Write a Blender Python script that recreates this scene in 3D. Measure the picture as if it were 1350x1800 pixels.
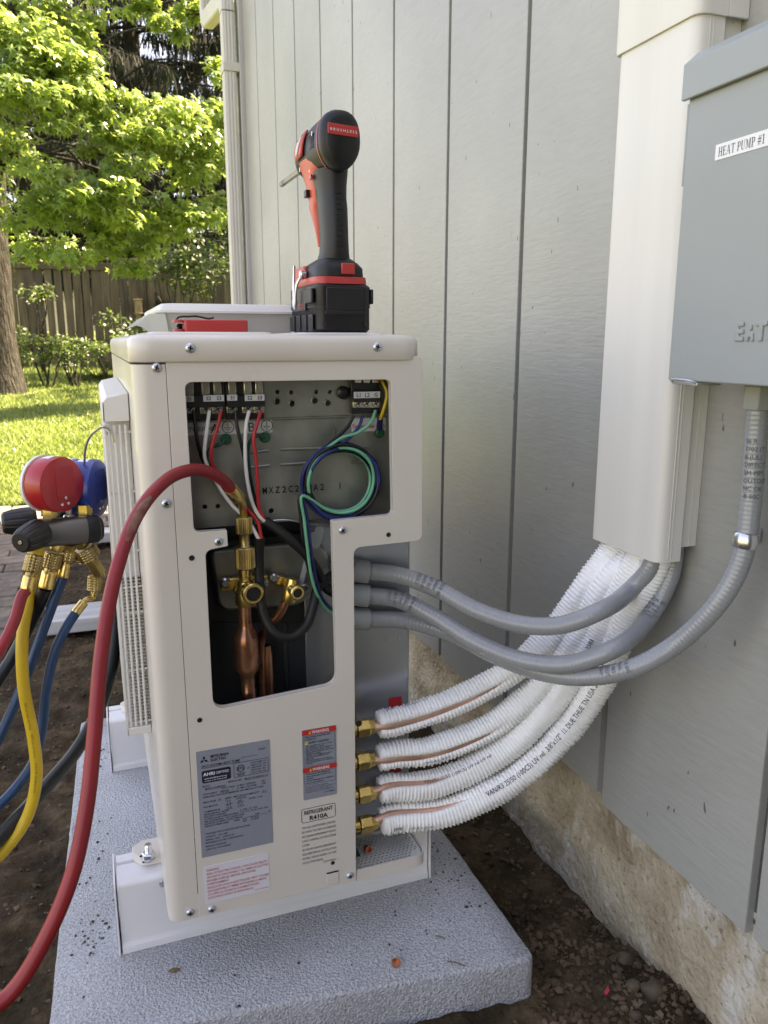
import bpy, bmesh, math, random
import numpy as np
from mathutils import Vector, Matrix, noise

for _o in list(bpy.data.objects):
    bpy.data.objects.remove(_o)
scene = bpy.context.scene
col = scene.collection
R = math.radians

# ---------------------------------------------------------------- camera
CAM = np.array([-0.0375, -0.871, 0.808])
PITCH, YAW, FPX = math.atan(300 / 1370.), math.atan(515 / math.hypot(1370, 300)), 1370.
cam_data = bpy.data.cameras.new('camera')
cam_data.sensor_fit = 'VERTICAL'
cam_data.sensor_height = 34.6
cam_data.lens = 34.6 * FPX / 1800.
cam_data.clip_start = 0.02
cam_data.clip_end = 400
cam_data.dof.use_dof = True
cam_data.dof.focus_distance = 1.05
cam_data.dof.aperture_fstop = 13.0
camera = bpy.data.objects.new('camera', cam_data)
camera.location = CAM
camera.rotation_euler = (math.pi / 2 - PITCH, 0, -YAW)
col.objects.link(camera)
scene.camera = camera

# ---------------------------------------------------------------- daylight
SUN_EL, SUN_AZ = 52.0, 4.0            # azimuth measured from +X towards +Y
world = bpy.data.worlds.new('World')
scene.world = world
world.use_nodes = True
_nt = world.node_tree
_sky = _nt.nodes.new('ShaderNodeTexSky')
_sky.sky_type = 'NISHITA'
_sky.sun_disc = False
_sky.sun_elevation = R(SUN_EL)
_sky.sun_rotation = R(90 - SUN_AZ)
_sky.air_density = 1.0
_sky.dust_density = 2.0
_sky.ozone_density = 1.0
_bg = _nt.nodes['Background']
_bg.inputs['Strength'].default_value = 0.085
_nt.links.new(_sky.outputs[0], _bg.inputs['Color'])
sun_data = bpy.data.lights.new('sun', 'SUN')
sun_data.energy = 5.0
sun_data.angle = R(0.53)
sun_data.color = (1.0, 0.95, 0.86)
sun = bpy.data.objects.new('sun', sun_data)
_d = Vector((math.cos(R(SUN_EL)) * math.cos(R(SUN_AZ)), math.cos(R(SUN_EL)) * math.sin(R(SUN_AZ)), math.sin(R(SUN_EL))))
sun.rotation_euler = _d.to_track_quat('Z', 'Y').to_euler()
sun.location = (6, 2, 9)
col.objects.link(sun)
scene.view_settings.view_transform = 'Standard'
scene.view_settings.look = 'None'
scene.view_settings.gamma = 1.0
scene.view_settings.use_curve_mapping = False
scene.view_settings.exposure = 3.15
scene.view_settings.use_white_balance = True
scene.view_settings.white_balance_temperature = 9300
scene.view_settings.white_balance_tint = 24
scene.cycles.max_bounces = 8
scene.cycles.diffuse_bounces = 3
scene.cycles.transparent_max_bounces = 12
scene.cycles.use_denoising = True

# ---------------------------------------------------------------- calibration of the photograph (1350 x 1800 pixels)
_F = np.array([math.sin(YAW) * math.cos(PITCH), math.cos(YAW) * math.cos(PITCH), -math.sin(PITCH)])
_Rt = np.array([math.cos(YAW), -math.sin(YAW), 0])
_Up = np.cross(_Rt, _F)
def _ray(x, y): return _F + _Rt * (x - 675) / FPX - _Up * (y - 900) / FPX
def FY(x, y, Y): r = _ray(x, y); return Vector(CAM + r * ((Y - CAM[1]) / r[1]))
def FX(x, y, X): r = _ray(x, y); return Vector(CAM + r * ((X - CAM[0]) / r[0]))
def FZ(x, y, Z): r = _ray(x, y); return Vector(CAM + r * ((Z - CAM[2]) / r[2]))

# ---------------------------------------------------------------- helpers
def tag(o, label=None, cat=None, group=None, kind=None):
    if label: o['label'] = label
    if cat: o['category'] = cat
    if group: o['group'] = group
    if kind: o['kind'] = kind
    return o

def thing(name, loc, label, cat, group=None):
    o = bpy.data.objects.new(name, None)
    o.empty_display_size = 0.05
    o.location = loc
    col.objects.link(o)
    return tag(o, label, cat, group)

def link(name, me, parent=None):
    o = bpy.data.objects.new(name, me)
    col.objects.link(o)
    if parent is not None:
        o.parent = parent
        if parent.type == 'EMPTY':
            o.matrix_parent_inverse = Matrix.Translation(-Vector(parent.location))
    return o

def mesh(name, verts, faces, mats, parent=None, smooth=True, angle=38, mi=None, bevel=0, bseg=2):
    me = bpy.data.meshes.new(name)
    me.from_pydata([tuple(v) for v in verts], [], faces)
    for m in (mats if isinstance(mats, (list, tuple)) else [mats]):
        me.materials.append(m)
    if mi is not None:
        me.polygons.foreach_set('material_index', mi)
    me.validate()
    if smooth:
        me.polygons.foreach_set('use_smooth', [True] * len(me.polygons))
        me.set_sharp_from_angle(angle=R(angle))
    o = link(name, me, parent)
    if bevel:
        md = o.modifiers.new('bevel', 'BEVEL')
        md.width = bevel; md.segments = bseg; md.limit_method = 'ANGLE'; md.angle_limit = R(35)
        md.harden_normals = False
    return o

def catmull(pts, step=0.004):
    P = [np.array(p, float) for p in pts]
    P = [2 * P[0] - P[1]] + P + [2 * P[-1] - P[-2]]
    out = []
    for i in range(1, len(P) - 2):
        p0, p1, p2, p3 = P[i - 1:i + 3]
        t0 = 0.0
        t1 = t0 + max(np.linalg.norm(p1 - p0), 1e-6) ** .5
        t2 = t1 + max(np.linalg.norm(p2 - p1), 1e-6) ** .5
        t3 = t2 + max(np.linalg.norm(p3 - p2), 1e-6) ** .5
        n = max(2, int(np.linalg.norm(p2 - p1) / step))
        for k in range(n):
            t = t1 + (t2 - t1) * k / n
            A1 = (t1 - t) / (t1 - t0) * p0 + (t - t0) / (t1 - t0) * p1
            A2 = (t2 - t) / (t2 - t1) * p1 + (t - t1) / (t2 - t1) * p2
            A3 = (t3 - t) / (t3 - t2) * p2 + (t - t2) / (t3 - t2) * p3
            B1 = (t2 - t) / (t2 - t0) * A1 + (t - t0) / (t2 - t0) * A2
            B2 = (t3 - t) / (t3 - t1) * A2 + (t - t1) / (t3 - t1) * A3
            out.append((t2 - t) / (t2 - t1) * B1 + (t - t1) / (t2 - t1) * B2)
    out.append(P[-2])
    return np.array(out)

class Path:
    """A smooth centre line with parallel-transported frames; theta = 0 looks towards `ref`."""
    def __init__(s, pts, step=0.004, smooth=True, ref=(0, -1, 0.2)):
        p = catmull(pts, step) if smooth and len(pts) > 2 else np.array([np.array(q, float) for q in pts])
        if len(p) == 2 or not smooth:
            q = []
            for a, b in zip(p[:-1], p[1:]):
                n = max(1, int(np.linalg.norm(b - a) / step))
                q += [a + (b - a) * k / n for k in range(n)]
            p = np.array(q + [p[-1]])
        s.p = p
        t = np.gradient(p, axis=0); t /= np.linalg.norm(t, axis=1)[:, None] + 1e-12
        s.t = t
        d = np.linalg.norm(np.diff(p, axis=0), axis=1)
        s.s = np.concatenate([[0], np.cumsum(d)]); s.L = s.s[-1]
        n = np.array(ref, float); n -= t[0] * (n @ t[0])
        if np.linalg.norm(n) < 1e-6: n = np.array([0.3, 0.5, 0.8]); n -= t[0] * (n @ t[0])
        n /= np.linalg.norm(n); N = [n]
        for k in range(1, len(p)):
            n = N[-1] - t[k] * (N[-1] @ t[k]); n /= np.linalg.norm(n); N.append(n)
        s.n = np.array(N); s.b = np.cross(t, s.n)
    def at(s, d, th, r):
        d = min(max(d, 0), s.L)
        k = min(int(np.searchsorted(s.s, d, 'right')) - 1, len(s.p) - 2)
        f = (d - s.s[k]) / max(s.s[k + 1] - s.s[k], 1e-9)
        c = s.p[k] * (1 - f) + s.p[k + 1] * f
        n = s.n[k] * (1 - f) + s.n[k + 1] * f
        b = s.b[k] * (1 - f) + s.b[k + 1] * f
        return c + r * (math.cos(th) * n + math.sin(th) * b)

    def face(s, d, to=None):
        """angle on the tube that looks towards a point"""
        k = min(int(np.searchsorted(s.s, d, 'right')) - 1, len(s.p) - 1)
        v = (CAM if to is None else np.array(to)) - s.p[k]; return math.atan2(v @ s.b[k], v @ s.n[k])

class MB:
    """collects primitive shapes into one mesh"""
    def __init__(s): s.v = []; s.f = []; s.m = []; s.cur = 0
    def add(s, v, f):
        o = len(s.v); s.v += [tuple(q) for q in v]
        s.f += [tuple(i + o for i in q) for q in f]; s.m += [s.cur] * len(f)
        return s
    def mat(s, i): s.cur = i; return s
    def box(s, lo, hi):
        x0, y0, z0 = lo; x1, y1, z1 = hi
        return s.add([(x0, y0, z0), (x1, y0, z0), (x1, y1, z0), (x0, y1, z0), (x0, y0, z1), (x1, y0, z1), (x1, y1, z1), (x0, y1, z1)],
                     [(0, 3, 2, 1), (4, 5, 6, 7), (0, 1, 5, 4), (1, 2, 6, 5), (2, 3, 7, 6), (3, 0, 4, 7)])
    def obox(s, c, ax, ay, az):
        """box from centre and three half-axis vectors"""
        c, ax, ay, az = map(np.array, (c, ax, ay, az))
        v = [c + i * ax + j * ay + k * az for k in (-1, 1) for i, j in ((-1, -1), (1, -1), (1, 1), (-1, 1))]
        return s.add(v, [(0, 3, 2, 1), (4, 5, 6, 7), (0, 1, 5, 4), (1, 2, 6, 5), (2, 3, 7, 6), (3, 0, 4, 7)])
    def rings(s, rings, cap0=True, cap1=True, closed=True):
        n = len(rings[0]); v = [q for r in rings for q in r]; f = []
        for i in range(len(rings) - 1):
            for j in range(n if closed else n - 1):
                k = (j + 1) % n
                f.append((i * n + j, i * n + k, (i + 1) * n + k, (i + 1) * n + j))
        if cap0: f.append(tuple(range(n))[::-1])
        if cap1: f.append(tuple((len(rings) - 1) * n + j for j in range(n)))
        return s.add(v, f)
    def tube(s, path, r, seg=16, rf=None, caps=True, stride=1):
        if not isinstance(path, Path): path = Path(path)
        th = np.linspace(0, 2 * math.pi, seg, endpoint=False)
        rg = []
        idx = list(range(0, len(path.p), stride))
        if idx[-1] != len(path.p) - 1: idx.append(len(path.p) - 1)
        for k in idx:
            rr = r if rf is None else np.array([rf(path.s[k], a) for a in th])
            rr = np.broadcast_to(rr, th.shape)
            rg.append([path.p[k] + q * (math.cos(a) * path.n[k] + math.sin(a) * path.b[k]) for a, q in zip(th, rr)])
        return s.rings(rg, caps, caps)
    def lathe(s, base, axis, prof, seg=24, caps=True, rf=None):
        """prof: list of (distance along axis, radius)"""
        a = Vector(axis).normalized(); n = a.orthogonal().normalized(); b = a.cross(n); base = Vector(base)
        rg = []
        for i, (h, r) in enumerate(prof):
            rg.append([base + a * h + (n * math.cos(2 * math.pi * k / seg) + b * math.sin(2 * math.pi * k / seg)) * (r if rf is None else rf(i, h, r, 2 * math.pi * k / seg)) for k in range(seg)])
        return s.rings(rg, caps, caps)
    def prism(s, poly, d):
        """3-D polygon extruded by the vector d"""
        d = Vector(d); a = [Vector(p) for p in poly]; n = len(a)
        v = a + [p + d for p in a]
        f = [tuple(range(n))[::-1], tuple(range(n, 2 * n))] + [(i, (i + 1) % n, n + (i + 1) % n, n + i) for i in range(n)]
        return s.add(v, f)
    def build(s, name, mats, parent=None, smooth=True, angle=38, bevel=0, bseg=2, fixn=True):
        o = mesh(name, s.v, s.f, mats, parent, smooth, angle, s.m, bevel, bseg)
        if fixn:
            bm = bmesh.new(); bm.from_mesh(o.data)
            bmesh.ops.recalc_face_normals(bm, faces=bm.faces); bm.to_mesh(o.data); bm.free()
        return o

def rpoly(pts, rad, n=6):
    """rounded 2-D polygon; rad: one number or a list"""
    out = []; N = len(pts)
    rad = rad if isinstance(rad, (list, tuple)) else [rad] * N
    for i in range(N):
        p, a, b = Vector(pts[i][:2]), Vector(pts[i - 1][:2]), Vector(pts[(i + 1) % N][:2])
        u, w = (a - p), (b - p); lu, lw = u.length, w.length; u.normalize(); w.normalize()
        ang = math.acos(max(-1, min(1, u.dot(w))))
        t = min(rad[i] / max(math.tan(ang / 2), 1e-6), lu * .49, lw * .49)
        if rad[i] <= 0 or t < 1e-6: out.append(tuple(p)); continue
        s0, s1 = p + u * t, p + w * t
        for k in range(n + 1):
            f = k / n
            q = (1 - f) ** 2 * s0 + 2 * f * (1 - f) * p + f * f * s1
            if 1:
                c = (s0 + s1) / 2
            out.append((q.x, q.y))
    return out

def plate(name, outer, holes, y0, thick, mats, parent, bev=0.0008):
    """sheet with holes, drawn in X/Z, its near face at Y = y0"""
    cu = bpy.data.curves.new('plate', 'CURVE'); cu.dimensions = '2D'; cu.fill_mode = 'BOTH'
    cu.extrude = max(thick / 2 - bev, 1e-5); cu.bevel_depth = bev; cu.bevel_resolution = 1; cu.offset = -bev
    for poly in [outer] + list(holes):
        sp = cu.splines.new('POLY'); sp.points.add(len(poly) - 1)
        for q, p in zip(sp.points, poly): q.co = (p[0], p[1], 0, 1)
        sp.use_cyclic_u = True
    ob = bpy.data.objects.new('plate', cu)
    tm = ob.to_mesh()
    v = [(q.co.x, y0 + thick / 2 - q.co.z, q.co.y) for q in tm.vertices]
    f = [tuple(p.vertices) for p in tm.polygons]
    ob.to_mesh_clear(); bpy.data.objects.remove(ob); bpy.data.curves.remove(cu)
    return mesh(name, v, f, mats, parent, True, 30)

_tc = {}
def text2d(s, size, sx=1.0, bold=0.0, align='LEFT', res=2):
    """flat lettering: (verts, faces, width); baseline at 0"""
    key = (s, bold, res)
    if key not in _tc:
        cu = bpy.data.curves.new('t', 'FONT'); cu.body = s; cu.size = 1; cu.resolution_u = res; cu.offset = bold
        ob = bpy.data.objects.new('t', cu); tm = ob.to_mesh()
        v = [(q.co.x, q.co.y) for q in tm.vertices]; f = [tuple(p.vertices) for p in tm.polygons]
        ob.to_mesh_clear(); bpy.data.objects.remove(ob); bpy.data.curves.remove(cu)
        _tc[key] = (v, f)
    v, f = _tc[key]
    w = max([q[0] for q in v], default=0) * size * sx
    dx = {'LEFT': 0, 'CENTER': -w / 2, 'RIGHT': -w}[align]
    return [(q[0] * size * sx + dx, q[1] * size) for q in v], f, w

def cut_fine(v, f, k=0.003):
    return v, f

class Print:
    """flat print laid on a plane: origin o, right u, up w"""
    def __init__(s, o, u, w): s.o = Vector(o); s.u = Vector(u); s.w = Vector(w); s.mb = MB()
    def P(s, x, y, h=0): return s.o + s.u * x + s.w * y + s.u.cross(s.w).normalized() * h
    def text(s, t, x, y, size, fit=None, bold=0.0, align='LEFT', m=0, sx=1.0, h=0.0003, slant=0):
        v, f, w = text2d(t, size, sx, bold, align)
        k = fit / w if fit and w > 0 else 1
        s.mb.mat(m).add([s.P(x + a * k + slant * b, y + b, h) for a, b in v], f); return s
    def rect(s, x0, y0, x1, y1, m=0, h=0.0002):
        s.mb.mat(m).add([s.P(x0, y0, h), s.P(x1, y0, h), s.P(x1, y1, h), s.P(x0, y1, h)], [(0, 1, 2, 3)]); return s
    def poly(s, pts, m=0, h=0.0002):
        s.mb.mat(m).add([s.P(a, b, h) for a, b in pts], [tuple(range(len(pts)))]); return s
    def frame(s, x0, y0, x1, y1, t, r=0.0, m=0, h=0.0002):
        a = rpoly([(x0, y0), (x1, y0), (x1, y1), (x0, y1)], r, 4) if r else [(x0, y0), (x1, y0), (x1, y1), (x0, y1)]
        b = rpoly([(x0 + t, y0 + t), (x1 - t, y0 + t), (x1 - t, y1 - t), (x0 + t, y1 - t)], max(r - t, 1e-5), 4) if r else [(x0 + t, y0 + t), (x1 - t, y0 + t), (x1 - t, y1 - t), (x0 + t, y1 - t)]
        n = len(a)
        s.mb.mat(m).add([s.P(*q, h) for q in a] + [s.P(*q, h) for q in b], [(i, (i + 1) % n, n + (i + 1) % n, n + i) for i in range(n)]); return s
    def build(s, name, mats, parent): return s.mb.build(name, mats, parent, smooth=False, fixn=False)

def text_on_tube(mb, path, r, s, d0, th0, size, m=0, sx=1.0, bold=0.0, across=False, flip=False):
    """lettering wrapped on a tube, running along it from d0 (or round it when across)"""
    v, f, w = text2d(s, size, sx, bold)
    q = []
    for a, b in v:
        if flip: a, b = w - a, size * .7 - b
        q.append(path.at(d0 + (b if across else a), th0 + (a / r if across else -b / r), r))
    mb.mat(m).add(q, f); return w

# ---------------------------------------------------------------- materials
MATS = {}
def M(name, c, rough=0.5, metal=0.0, var=0.0, vscale=8.0, c2=None, bump=None, coat=0.0, vstretch=(1, 1, 1), trans=0.0, alpha=1.0, ramp=(0.35, 0.65), spec=0.5, rvar=0.0, sheen=0.0):
    m = bpy.data.materials.new(name); m.use_nodes = True
    nt = m.node_tree; N = nt.nodes; L = nt.links; b = N['Principled BSDF']
    b.inputs['Roughness'].default_value = rough; b.inputs['Metallic'].default_value = metal
    b.inputs['Coat Weight'].default_value = coat; b.inputs['Transmission Weight'].default_value = trans
    b.inputs['Alpha'].default_value = alpha; b.inputs['Specular IOR Level'].default_value = spec
    b.inputs['Base Color'].default_value = (*c, 1)
    tcn = N.new('ShaderNodeTexCoord'); mp = N.new('ShaderNodeMapping'); L.new(tcn.outputs['Object'], mp.inputs['Vector'])
    mp.inputs['Scale'].default_value = vstretch
    if var or c2:
        nz = N.new('ShaderNodeTexNoise'); nz.inputs['Scale'].default_value = vscale; nz.inputs['Detail'].default_value = 6
        L.new(mp.outputs[0], nz.inputs['Vector'])
        rp = N.new('ShaderNodeValToRGB')
        rp.color_ramp.elements[0].position, rp.color_ramp.elements[1].position = ramp
        k = c2 if c2 else tuple(q * (1 - var) for q in c)
        rp.color_ramp.elements[0].color = (*k, 1)
        rp.color_ramp.elements[1].color = (*(c if c2 else tuple(min(1, q * (1 + var)) for q in c)), 1)
        L.new(nz.outputs['Fac'], rp.inputs['Fac']); L.new(rp.outputs[0], b.inputs['Base Color'])
        if rvar:
            mr = N.new('ShaderNodeMapRange'); mr.inputs[3].default_value = max(rough - rvar, 0.03); mr.inputs[4].default_value = min(1, rough + rvar)
            L.new(nz.outputs['Fac'], mr.inputs[0]); L.new(mr.outputs[0], b.inputs['Roughness'])
    if bump:
        sc, st, dist = bump[:3]
        n2 = N.new('ShaderNodeTexNoise'); n2.inputs['Scale'].default_value = sc; n2.inputs['Detail'].default_value = 5
        mp2 = N.new('ShaderNodeMapping'); L.new(tcn.outputs['Object'], mp2.inputs['Vector'])
        mp2.inputs['Scale'].default_value = bump[3] if len(bump) > 3 else (1, 1, 1)
        L.new(mp2.outputs[0], n2.inputs['Vector'])
        bp = N.new('ShaderNodeBump'); bp.inputs['Strength'].default_value = st; bp.inputs['Distance'].default_value = dist
        L.new(n2.outputs['Fac'], bp.inputs['Height']); L.new(bp.outputs[0], b.inputs['Normal'])
    MATS[name] = m
    return m

def leaf_mat(name, c, c2, tr, scale=1.2, rough=0.45):
    """leaves: gloss on top, light coming through"""
    m = bpy.data.materials.new(name); m.use_nodes = True
    nt = m.node_tree; N = nt.nodes; L = nt.links; b = N['Principled BSDF']; out = N['Material Output']
    b.inputs['Roughness'].default_value = rough
    oi = N.new('ShaderNodeTexCoord'); nz = N.new('ShaderNodeTexNoise'); nz.inputs['Scale'].default_value = scale; nz.inputs['Detail'].default_value = 4
    L.new(oi.outputs['Object'], nz.inputs['Vector'])
    rp = N.new('ShaderNodeValToRGB'); rp.color_ramp.elements[0].position = .3; rp.color_ramp.elements[1].position = .7
    rp.color_ramp.elements[0].color = (*c, 1); rp.color_ramp.elements[1].color = (*c2, 1)
    L.new(nz.outputs['Fac'], rp.inputs['Fac']); L.new(rp.outputs[0], b.inputs['Base Color'])
    t = N.new('ShaderNodeBsdfTranslucent'); t.inputs['Color'].default_value = (*tr, 1)
    mx = N.new('ShaderNodeMixShader'); mx.inputs[0].default_value = 0.4
    L.new(b.outputs[0], mx.inputs[1]); L.new(t.outputs[0], mx.inputs[2]); L.new(mx.outputs[0], out.inputs['Surface'])
    return m
# ================================================================ setting
rnd = random.Random(7)
def nodes(m): return m.node_tree.nodes, m.node_tree.links, m.node_tree.nodes['Principled BSDF']

def soil_mat():
    m = M('soil', (0.075, 0.052, 0.036), 0.95, var=0, bump=(60, 0.9, 0.012), spec=0.2)
    N, L, b = nodes(m)
    tc = N.new('ShaderNodeTexCoord'); n1 = N.new('ShaderNodeTexNoise'); n1.inputs['Scale'].default_value = 9; n1.inputs['Detail'].default_value = 10; n1.inputs['Roughness'].default_value = .7
    L.new(tc.outputs['Object'], n1.inputs['Vector'])
    rp = N.new('ShaderNodeValToRGB'); e = rp.color_ramp.elements
    e[0].position = .3; e[0].color = (.013, .008, .005, 1); e[1].position = .75; e[1].color = (.165, .115, .066, 1)
    k = e.new(.5); k.color = (.050, .034, .018, 1)
    L.new(n1.outputs['Fac'], rp.inputs['Fac']); L.new(rp.outputs[0], b.inputs['Base Color'])
    return m
SOIL = soil_mat()
LAWN = M('lawn_turf', (0.12, 0.17, 0.045), 0.9, c2=(0.07, 0.105, 0.025), vscale=3, bump=(90, .7, .02), spec=.2)
GRASS = leaf_mat('grass_blades', (0.10, 0.155, 0.035), (0.21, 0.27, 0.085), (0.18, 0.26, 0.05), 1.5)
FAR = M('far_ground', (0.08, 0.1, 0.03), 0.95, var=.3, vscale=.5)

GZ = -0.085
# the ground out to the horizon
mesh('ground', [(-150, -60, GZ - .12), (150, -60, GZ - .12), (150, 220, GZ - .12), (-150, 220, GZ - .12)], [(0, 1, 2, 3)], FAR)['kind'] = 'structure'

# dug soil round the pad
def soil_h(x, y):
    h = 0.018 * noise.noise((x * 4, y * 4, 1)) + 0.014 * noise.noise((x * 11, y * 11, 3)) + 0.009 * noise.noise((x * 27, y * 27, 5)) + .005 * noise.noise((x * 60, y * 60, 7))
    z = GZ - 0.012 + h
    z += 0.03 * max(0, min(1, (x - .42) / .2)) * max(0, min(1, (-y + .02) / .15))     # banked up against the footing
    z += .040 * max(0, min(1, (-.03 - y) / .06)) * max(0, min(1, (.56 - x) / .12)) * max(0, min(1, (x - .0) / .2))
    if y > 1.46 and (x < -.35 or y > 2.87): z -= .045
    return z
nx, ny = 214, 350
gx = np.concatenate([np.linspace(-3.2, -.99, 24), np.linspace(-.95, .80, 190)]); gy = np.concatenate([np.linspace(-2.25, -.6, 20), np.linspace(-.55, .9, 190), np.linspace(.91, 3.9, 140)])
mesh('soil', [(x, y, soil_h(x, y)) for y in gy for x in gx],
     [(j * nx + i, j * nx + i + 1, (j + 1) * nx + i + 1, (j + 1) * nx + i) for j in range(ny - 1) for i in range(nx - 1)], SOIL, angle=80)['kind'] = 'structure'

# crumbs of earth
def clods(name, n, area, smin, smax, mat, seed):
    rr = random.Random(seed); ico = bmesh.new(); bmesh.ops.create_icosphere(ico, subdivisions=1, radius=1)
    bv = [v.co.copy() for v in ico.verts]; bf = [tuple(v.index for v in f.verts) for f in ico.faces]; ico.free()
    V = []; Fc = []
    for _ in range(n):
        x0, y0, x1, y1 = rr.choice(area)
        x, y = rr.uniform(x0, x1), rr.uniform(y0, y1)
        s = smin + (smax - smin) * rr.random() ** 4
        q = Matrix.Rotation(rr.uniform(0, 6.3), 3, 'Z') @ Matrix.Rotation(rr.uniform(0, 3), 3, 'X')
        o = len(V); z = soil_h(x, y) + s * .25
        for v in bv:
            w = q @ v * s * rr.uniform(.45, 1.35); V.append((x + w.x, y + w.y, z + w.z * .75))
        Fc += [tuple(i + o for i in f) for f in bf]
    o = mesh(name, V, Fc, mat, angle=60); return o
CLOD = M('clod', (0.125, 0.084, 0.053), .95, var=.5, vscale=16, bump=(200, .6, .002), spec=.2)
tag(clods('soil_crumbs', 13000, [(.46, -.5, .68, .45), (-.1, -.5, .6, -.12), (-.7, -.3, -.14, .9), (-.6, .8, .1, 1.6), (-.35, 1.6, .3, 2.7), (.47, -.35, .68, .1)], .0009, .0068, CLOD, 3),
    'loose dark brown crumbs of dug earth around the pad', 'soil', kind='stuff')
STONE = M('pebble', (0.125, 0.090, 0.058), .85, c2=(.065, .045, .028), vscale=40, bump=(150, .4, .001))
def blob(name, c, r, seed, mat, parent=None, sub=2, amp=.3):
    bm = bmesh.new(); bmesh.ops.create_icosphere(bm, subdivisions=sub, radius=1)
    for v in bm.verts:
        p = v.co.copy(); k = 1 + amp * noise.noise(p * 1.3 + Vector((seed, 0, 0))) + .1 * noise.noise(p * 4 + Vector((0, seed, 0)))
        v.co = Vector((c[0] + p.x * r[0] * k, c[1] + p.y * r[1] * k, c[2] + p.z * r[2] * k))
    me = bpy.data.meshes.new(name); bm.to_mesh(me); bm.free(); me.materials.append(mat)
    me.polygons.foreach_set('use_smooth', [True] * len(me.polygons))
    return link(name, me, parent)
for k, (px, py, r, lab) in enumerate([(1100, 1688, .0125, 'rounded brown pebble touching the foot of the footing'), (1150, 1752, .0165, 'largest tan pebble low beside the footing'),
                                      (1113, 1745, .010, 'small tan pebble left of the largest pebble'), (1118, 1785, .0095, 'small grey pebble at the bottom edge below the others')]):
    c = FZ(px, py, GZ + .01); c.z = soil_h(c.x, c.y) + r * .16
    tag(blob('pebble', c, (r * 1.15, r * .9, r * .7), k * 3.1, STONE, None, 2, .5), lab, 'pebble', 'pebbles beside the footing')

# lawn, sloping up to the fence
def lawn_h(x, y):
    t = max(0, (y - 3.9) / 9.0)
    return GZ + 0.012 + .46 * t ** 1.15 + .02 * noise.noise((x * .8, y * .8, 2)) * min(1, t * 6)
lx = np.linspace(-9, 7, 60); ly = np.concatenate([np.linspace(3.72, 6, 30), np.linspace(6.15, 24, 70)])
mesh('lawn', [(x, y + (.05 * noise.noise((x * 3, 0, 0)) if j == 0 else 0), lawn_h(x, y)) for j, y in enumerate(ly) for x in lx],
     [(j * 60 + i, j * 60 + i + 1, (j + 1) * 60 + i + 1, (j + 1) * 60 + i) for j in range(99) for i in range(59)], LAWN)['kind'] = 'structure'
def blades(name, n, pick, hmin, hmax, mat, seed, w=.004):
    rr = np.random.RandomState(seed); V = []; Fc = []
    for i in range(n):
        x, y = pick(rr); z = lawn_h(x, y) if y > 3.6 else GZ
        h = rr.uniform(hmin, hmax); a = rr.uniform(0, 6.28); l = h * rr.uniform(.2, .9); b = rr.uniform(0, 6.28); ww = w * rr.uniform(.7, 1.5) * (1 + y * .08)
        dx, dy = math.cos(b) * ww, math.sin(b) * ww; o = len(V)
        V += [(x - dx, y - dy, z - .004), (x + dx, y + dy, z - .004), (x + math.cos(a) * l * .4 + dx * .7, y + math.sin(a) * l * .4 + dy * .7, z + h * .6), (x + math.cos(a) * l, y + math.sin(a) * l, z + h)]
        Fc += [(o, o + 1, o + 2), (o, o + 2, o + 3)]
    return mesh(name, V, Fc, mat, smooth=False)
def pick_lawn(rr):
    y = 3.72 + 9.5 * rr.rand() ** 1.7
    xl, xr = -.20 * y + .1, .14 * y - .1
    return rr.uniform(xl - .3, xr + .3), y
tag(blades('grass', 60000, pick_lawn, .015, .05, GRASS, 5), 'short sunlit lawn grass between the patio and the fence', 'grass', kind='stuff')

# brick paved patio
PAV = [M('paver%d' % i, c, .9, var=.25, vscale=25, bump=(120, .5, .003), spec=.3) for i, c in enumerate([(.155, .128, .104), (.13, .108, .092), (.175, .145, .115), (.12, .104, .092)])]
BED = M('paver_bed', (.055, .055, .032), .95, c2=(.05, .06, .02), vscale=12, bump=(80, .5, .005))
patio = mesh('patio', [(-1.5, 1.45, GZ + .012), (-.34, 1.45, GZ + .012), (-.34, 2.86, GZ + .012), (.55, 2.86, GZ + .012), (.55, 3.74, GZ + .012), (-1.5, 3.74, GZ + .012)], [(0, 1, 2, 3, 4, 5)], BED)
patio['kind'] = 'structure'
pl, pw = .158, .112
pv = {}
rr = random.Random(5)
for i, m in enumerate(PAV):
    mb = MB(); pr = [(-pl / 2 + .003, -pw / 2 + .003), (pl / 2 - .003, -pw / 2 + .003), (pl / 2 - .003, pw / 2 - .003), (-pl / 2 + .003, pw / 2 - .003)]
    a = rpoly(pr, .016, 3); mb.rings([[(x, y, -.02) for x, y in a], [(x, y, .014) for x, y in a], [(x * .95, y * .93, .0185) for x, y in a]], cap0=False)
    me = mb.build('paver', m); pv[i] = me.data; bpy.data.objects.remove(me)
row = 0; y = 1.50
while y < 3.70:
    x = -1.45 + (row % 2) * pl / 2
    while x < .52:
        if (x + pl / 2 < -.33 or y > 2.92):
            o = bpy.data.objects.new('paver', pv[rr.randrange(4)]); col.objects.link(o); o.parent = patio
            o.location = (x, y + .004 * rr.uniform(-1, 1), GZ + .009 + rr.uniform(-.003, .003)); o.rotation_euler = (rr.uniform(-.015, .015), rr.uniform(-.015, .015), rr.uniform(-.03, .03))
        elif y <= 2.92 and x - pl / 2 < -.36:
            o = bpy.data.objects.new('paver', pv[rr.randrange(4)]); col.objects.link(o); o.parent = patio; wd = -.335 - (x - pl / 2)
            o.scale = (wd / pl, 1, 1); o.location = (x - pl / 2 + wd / 2, y, GZ + .009 + rr.uniform(-.003, .003))
        x += pl
    y += pw; row += 1
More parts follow.
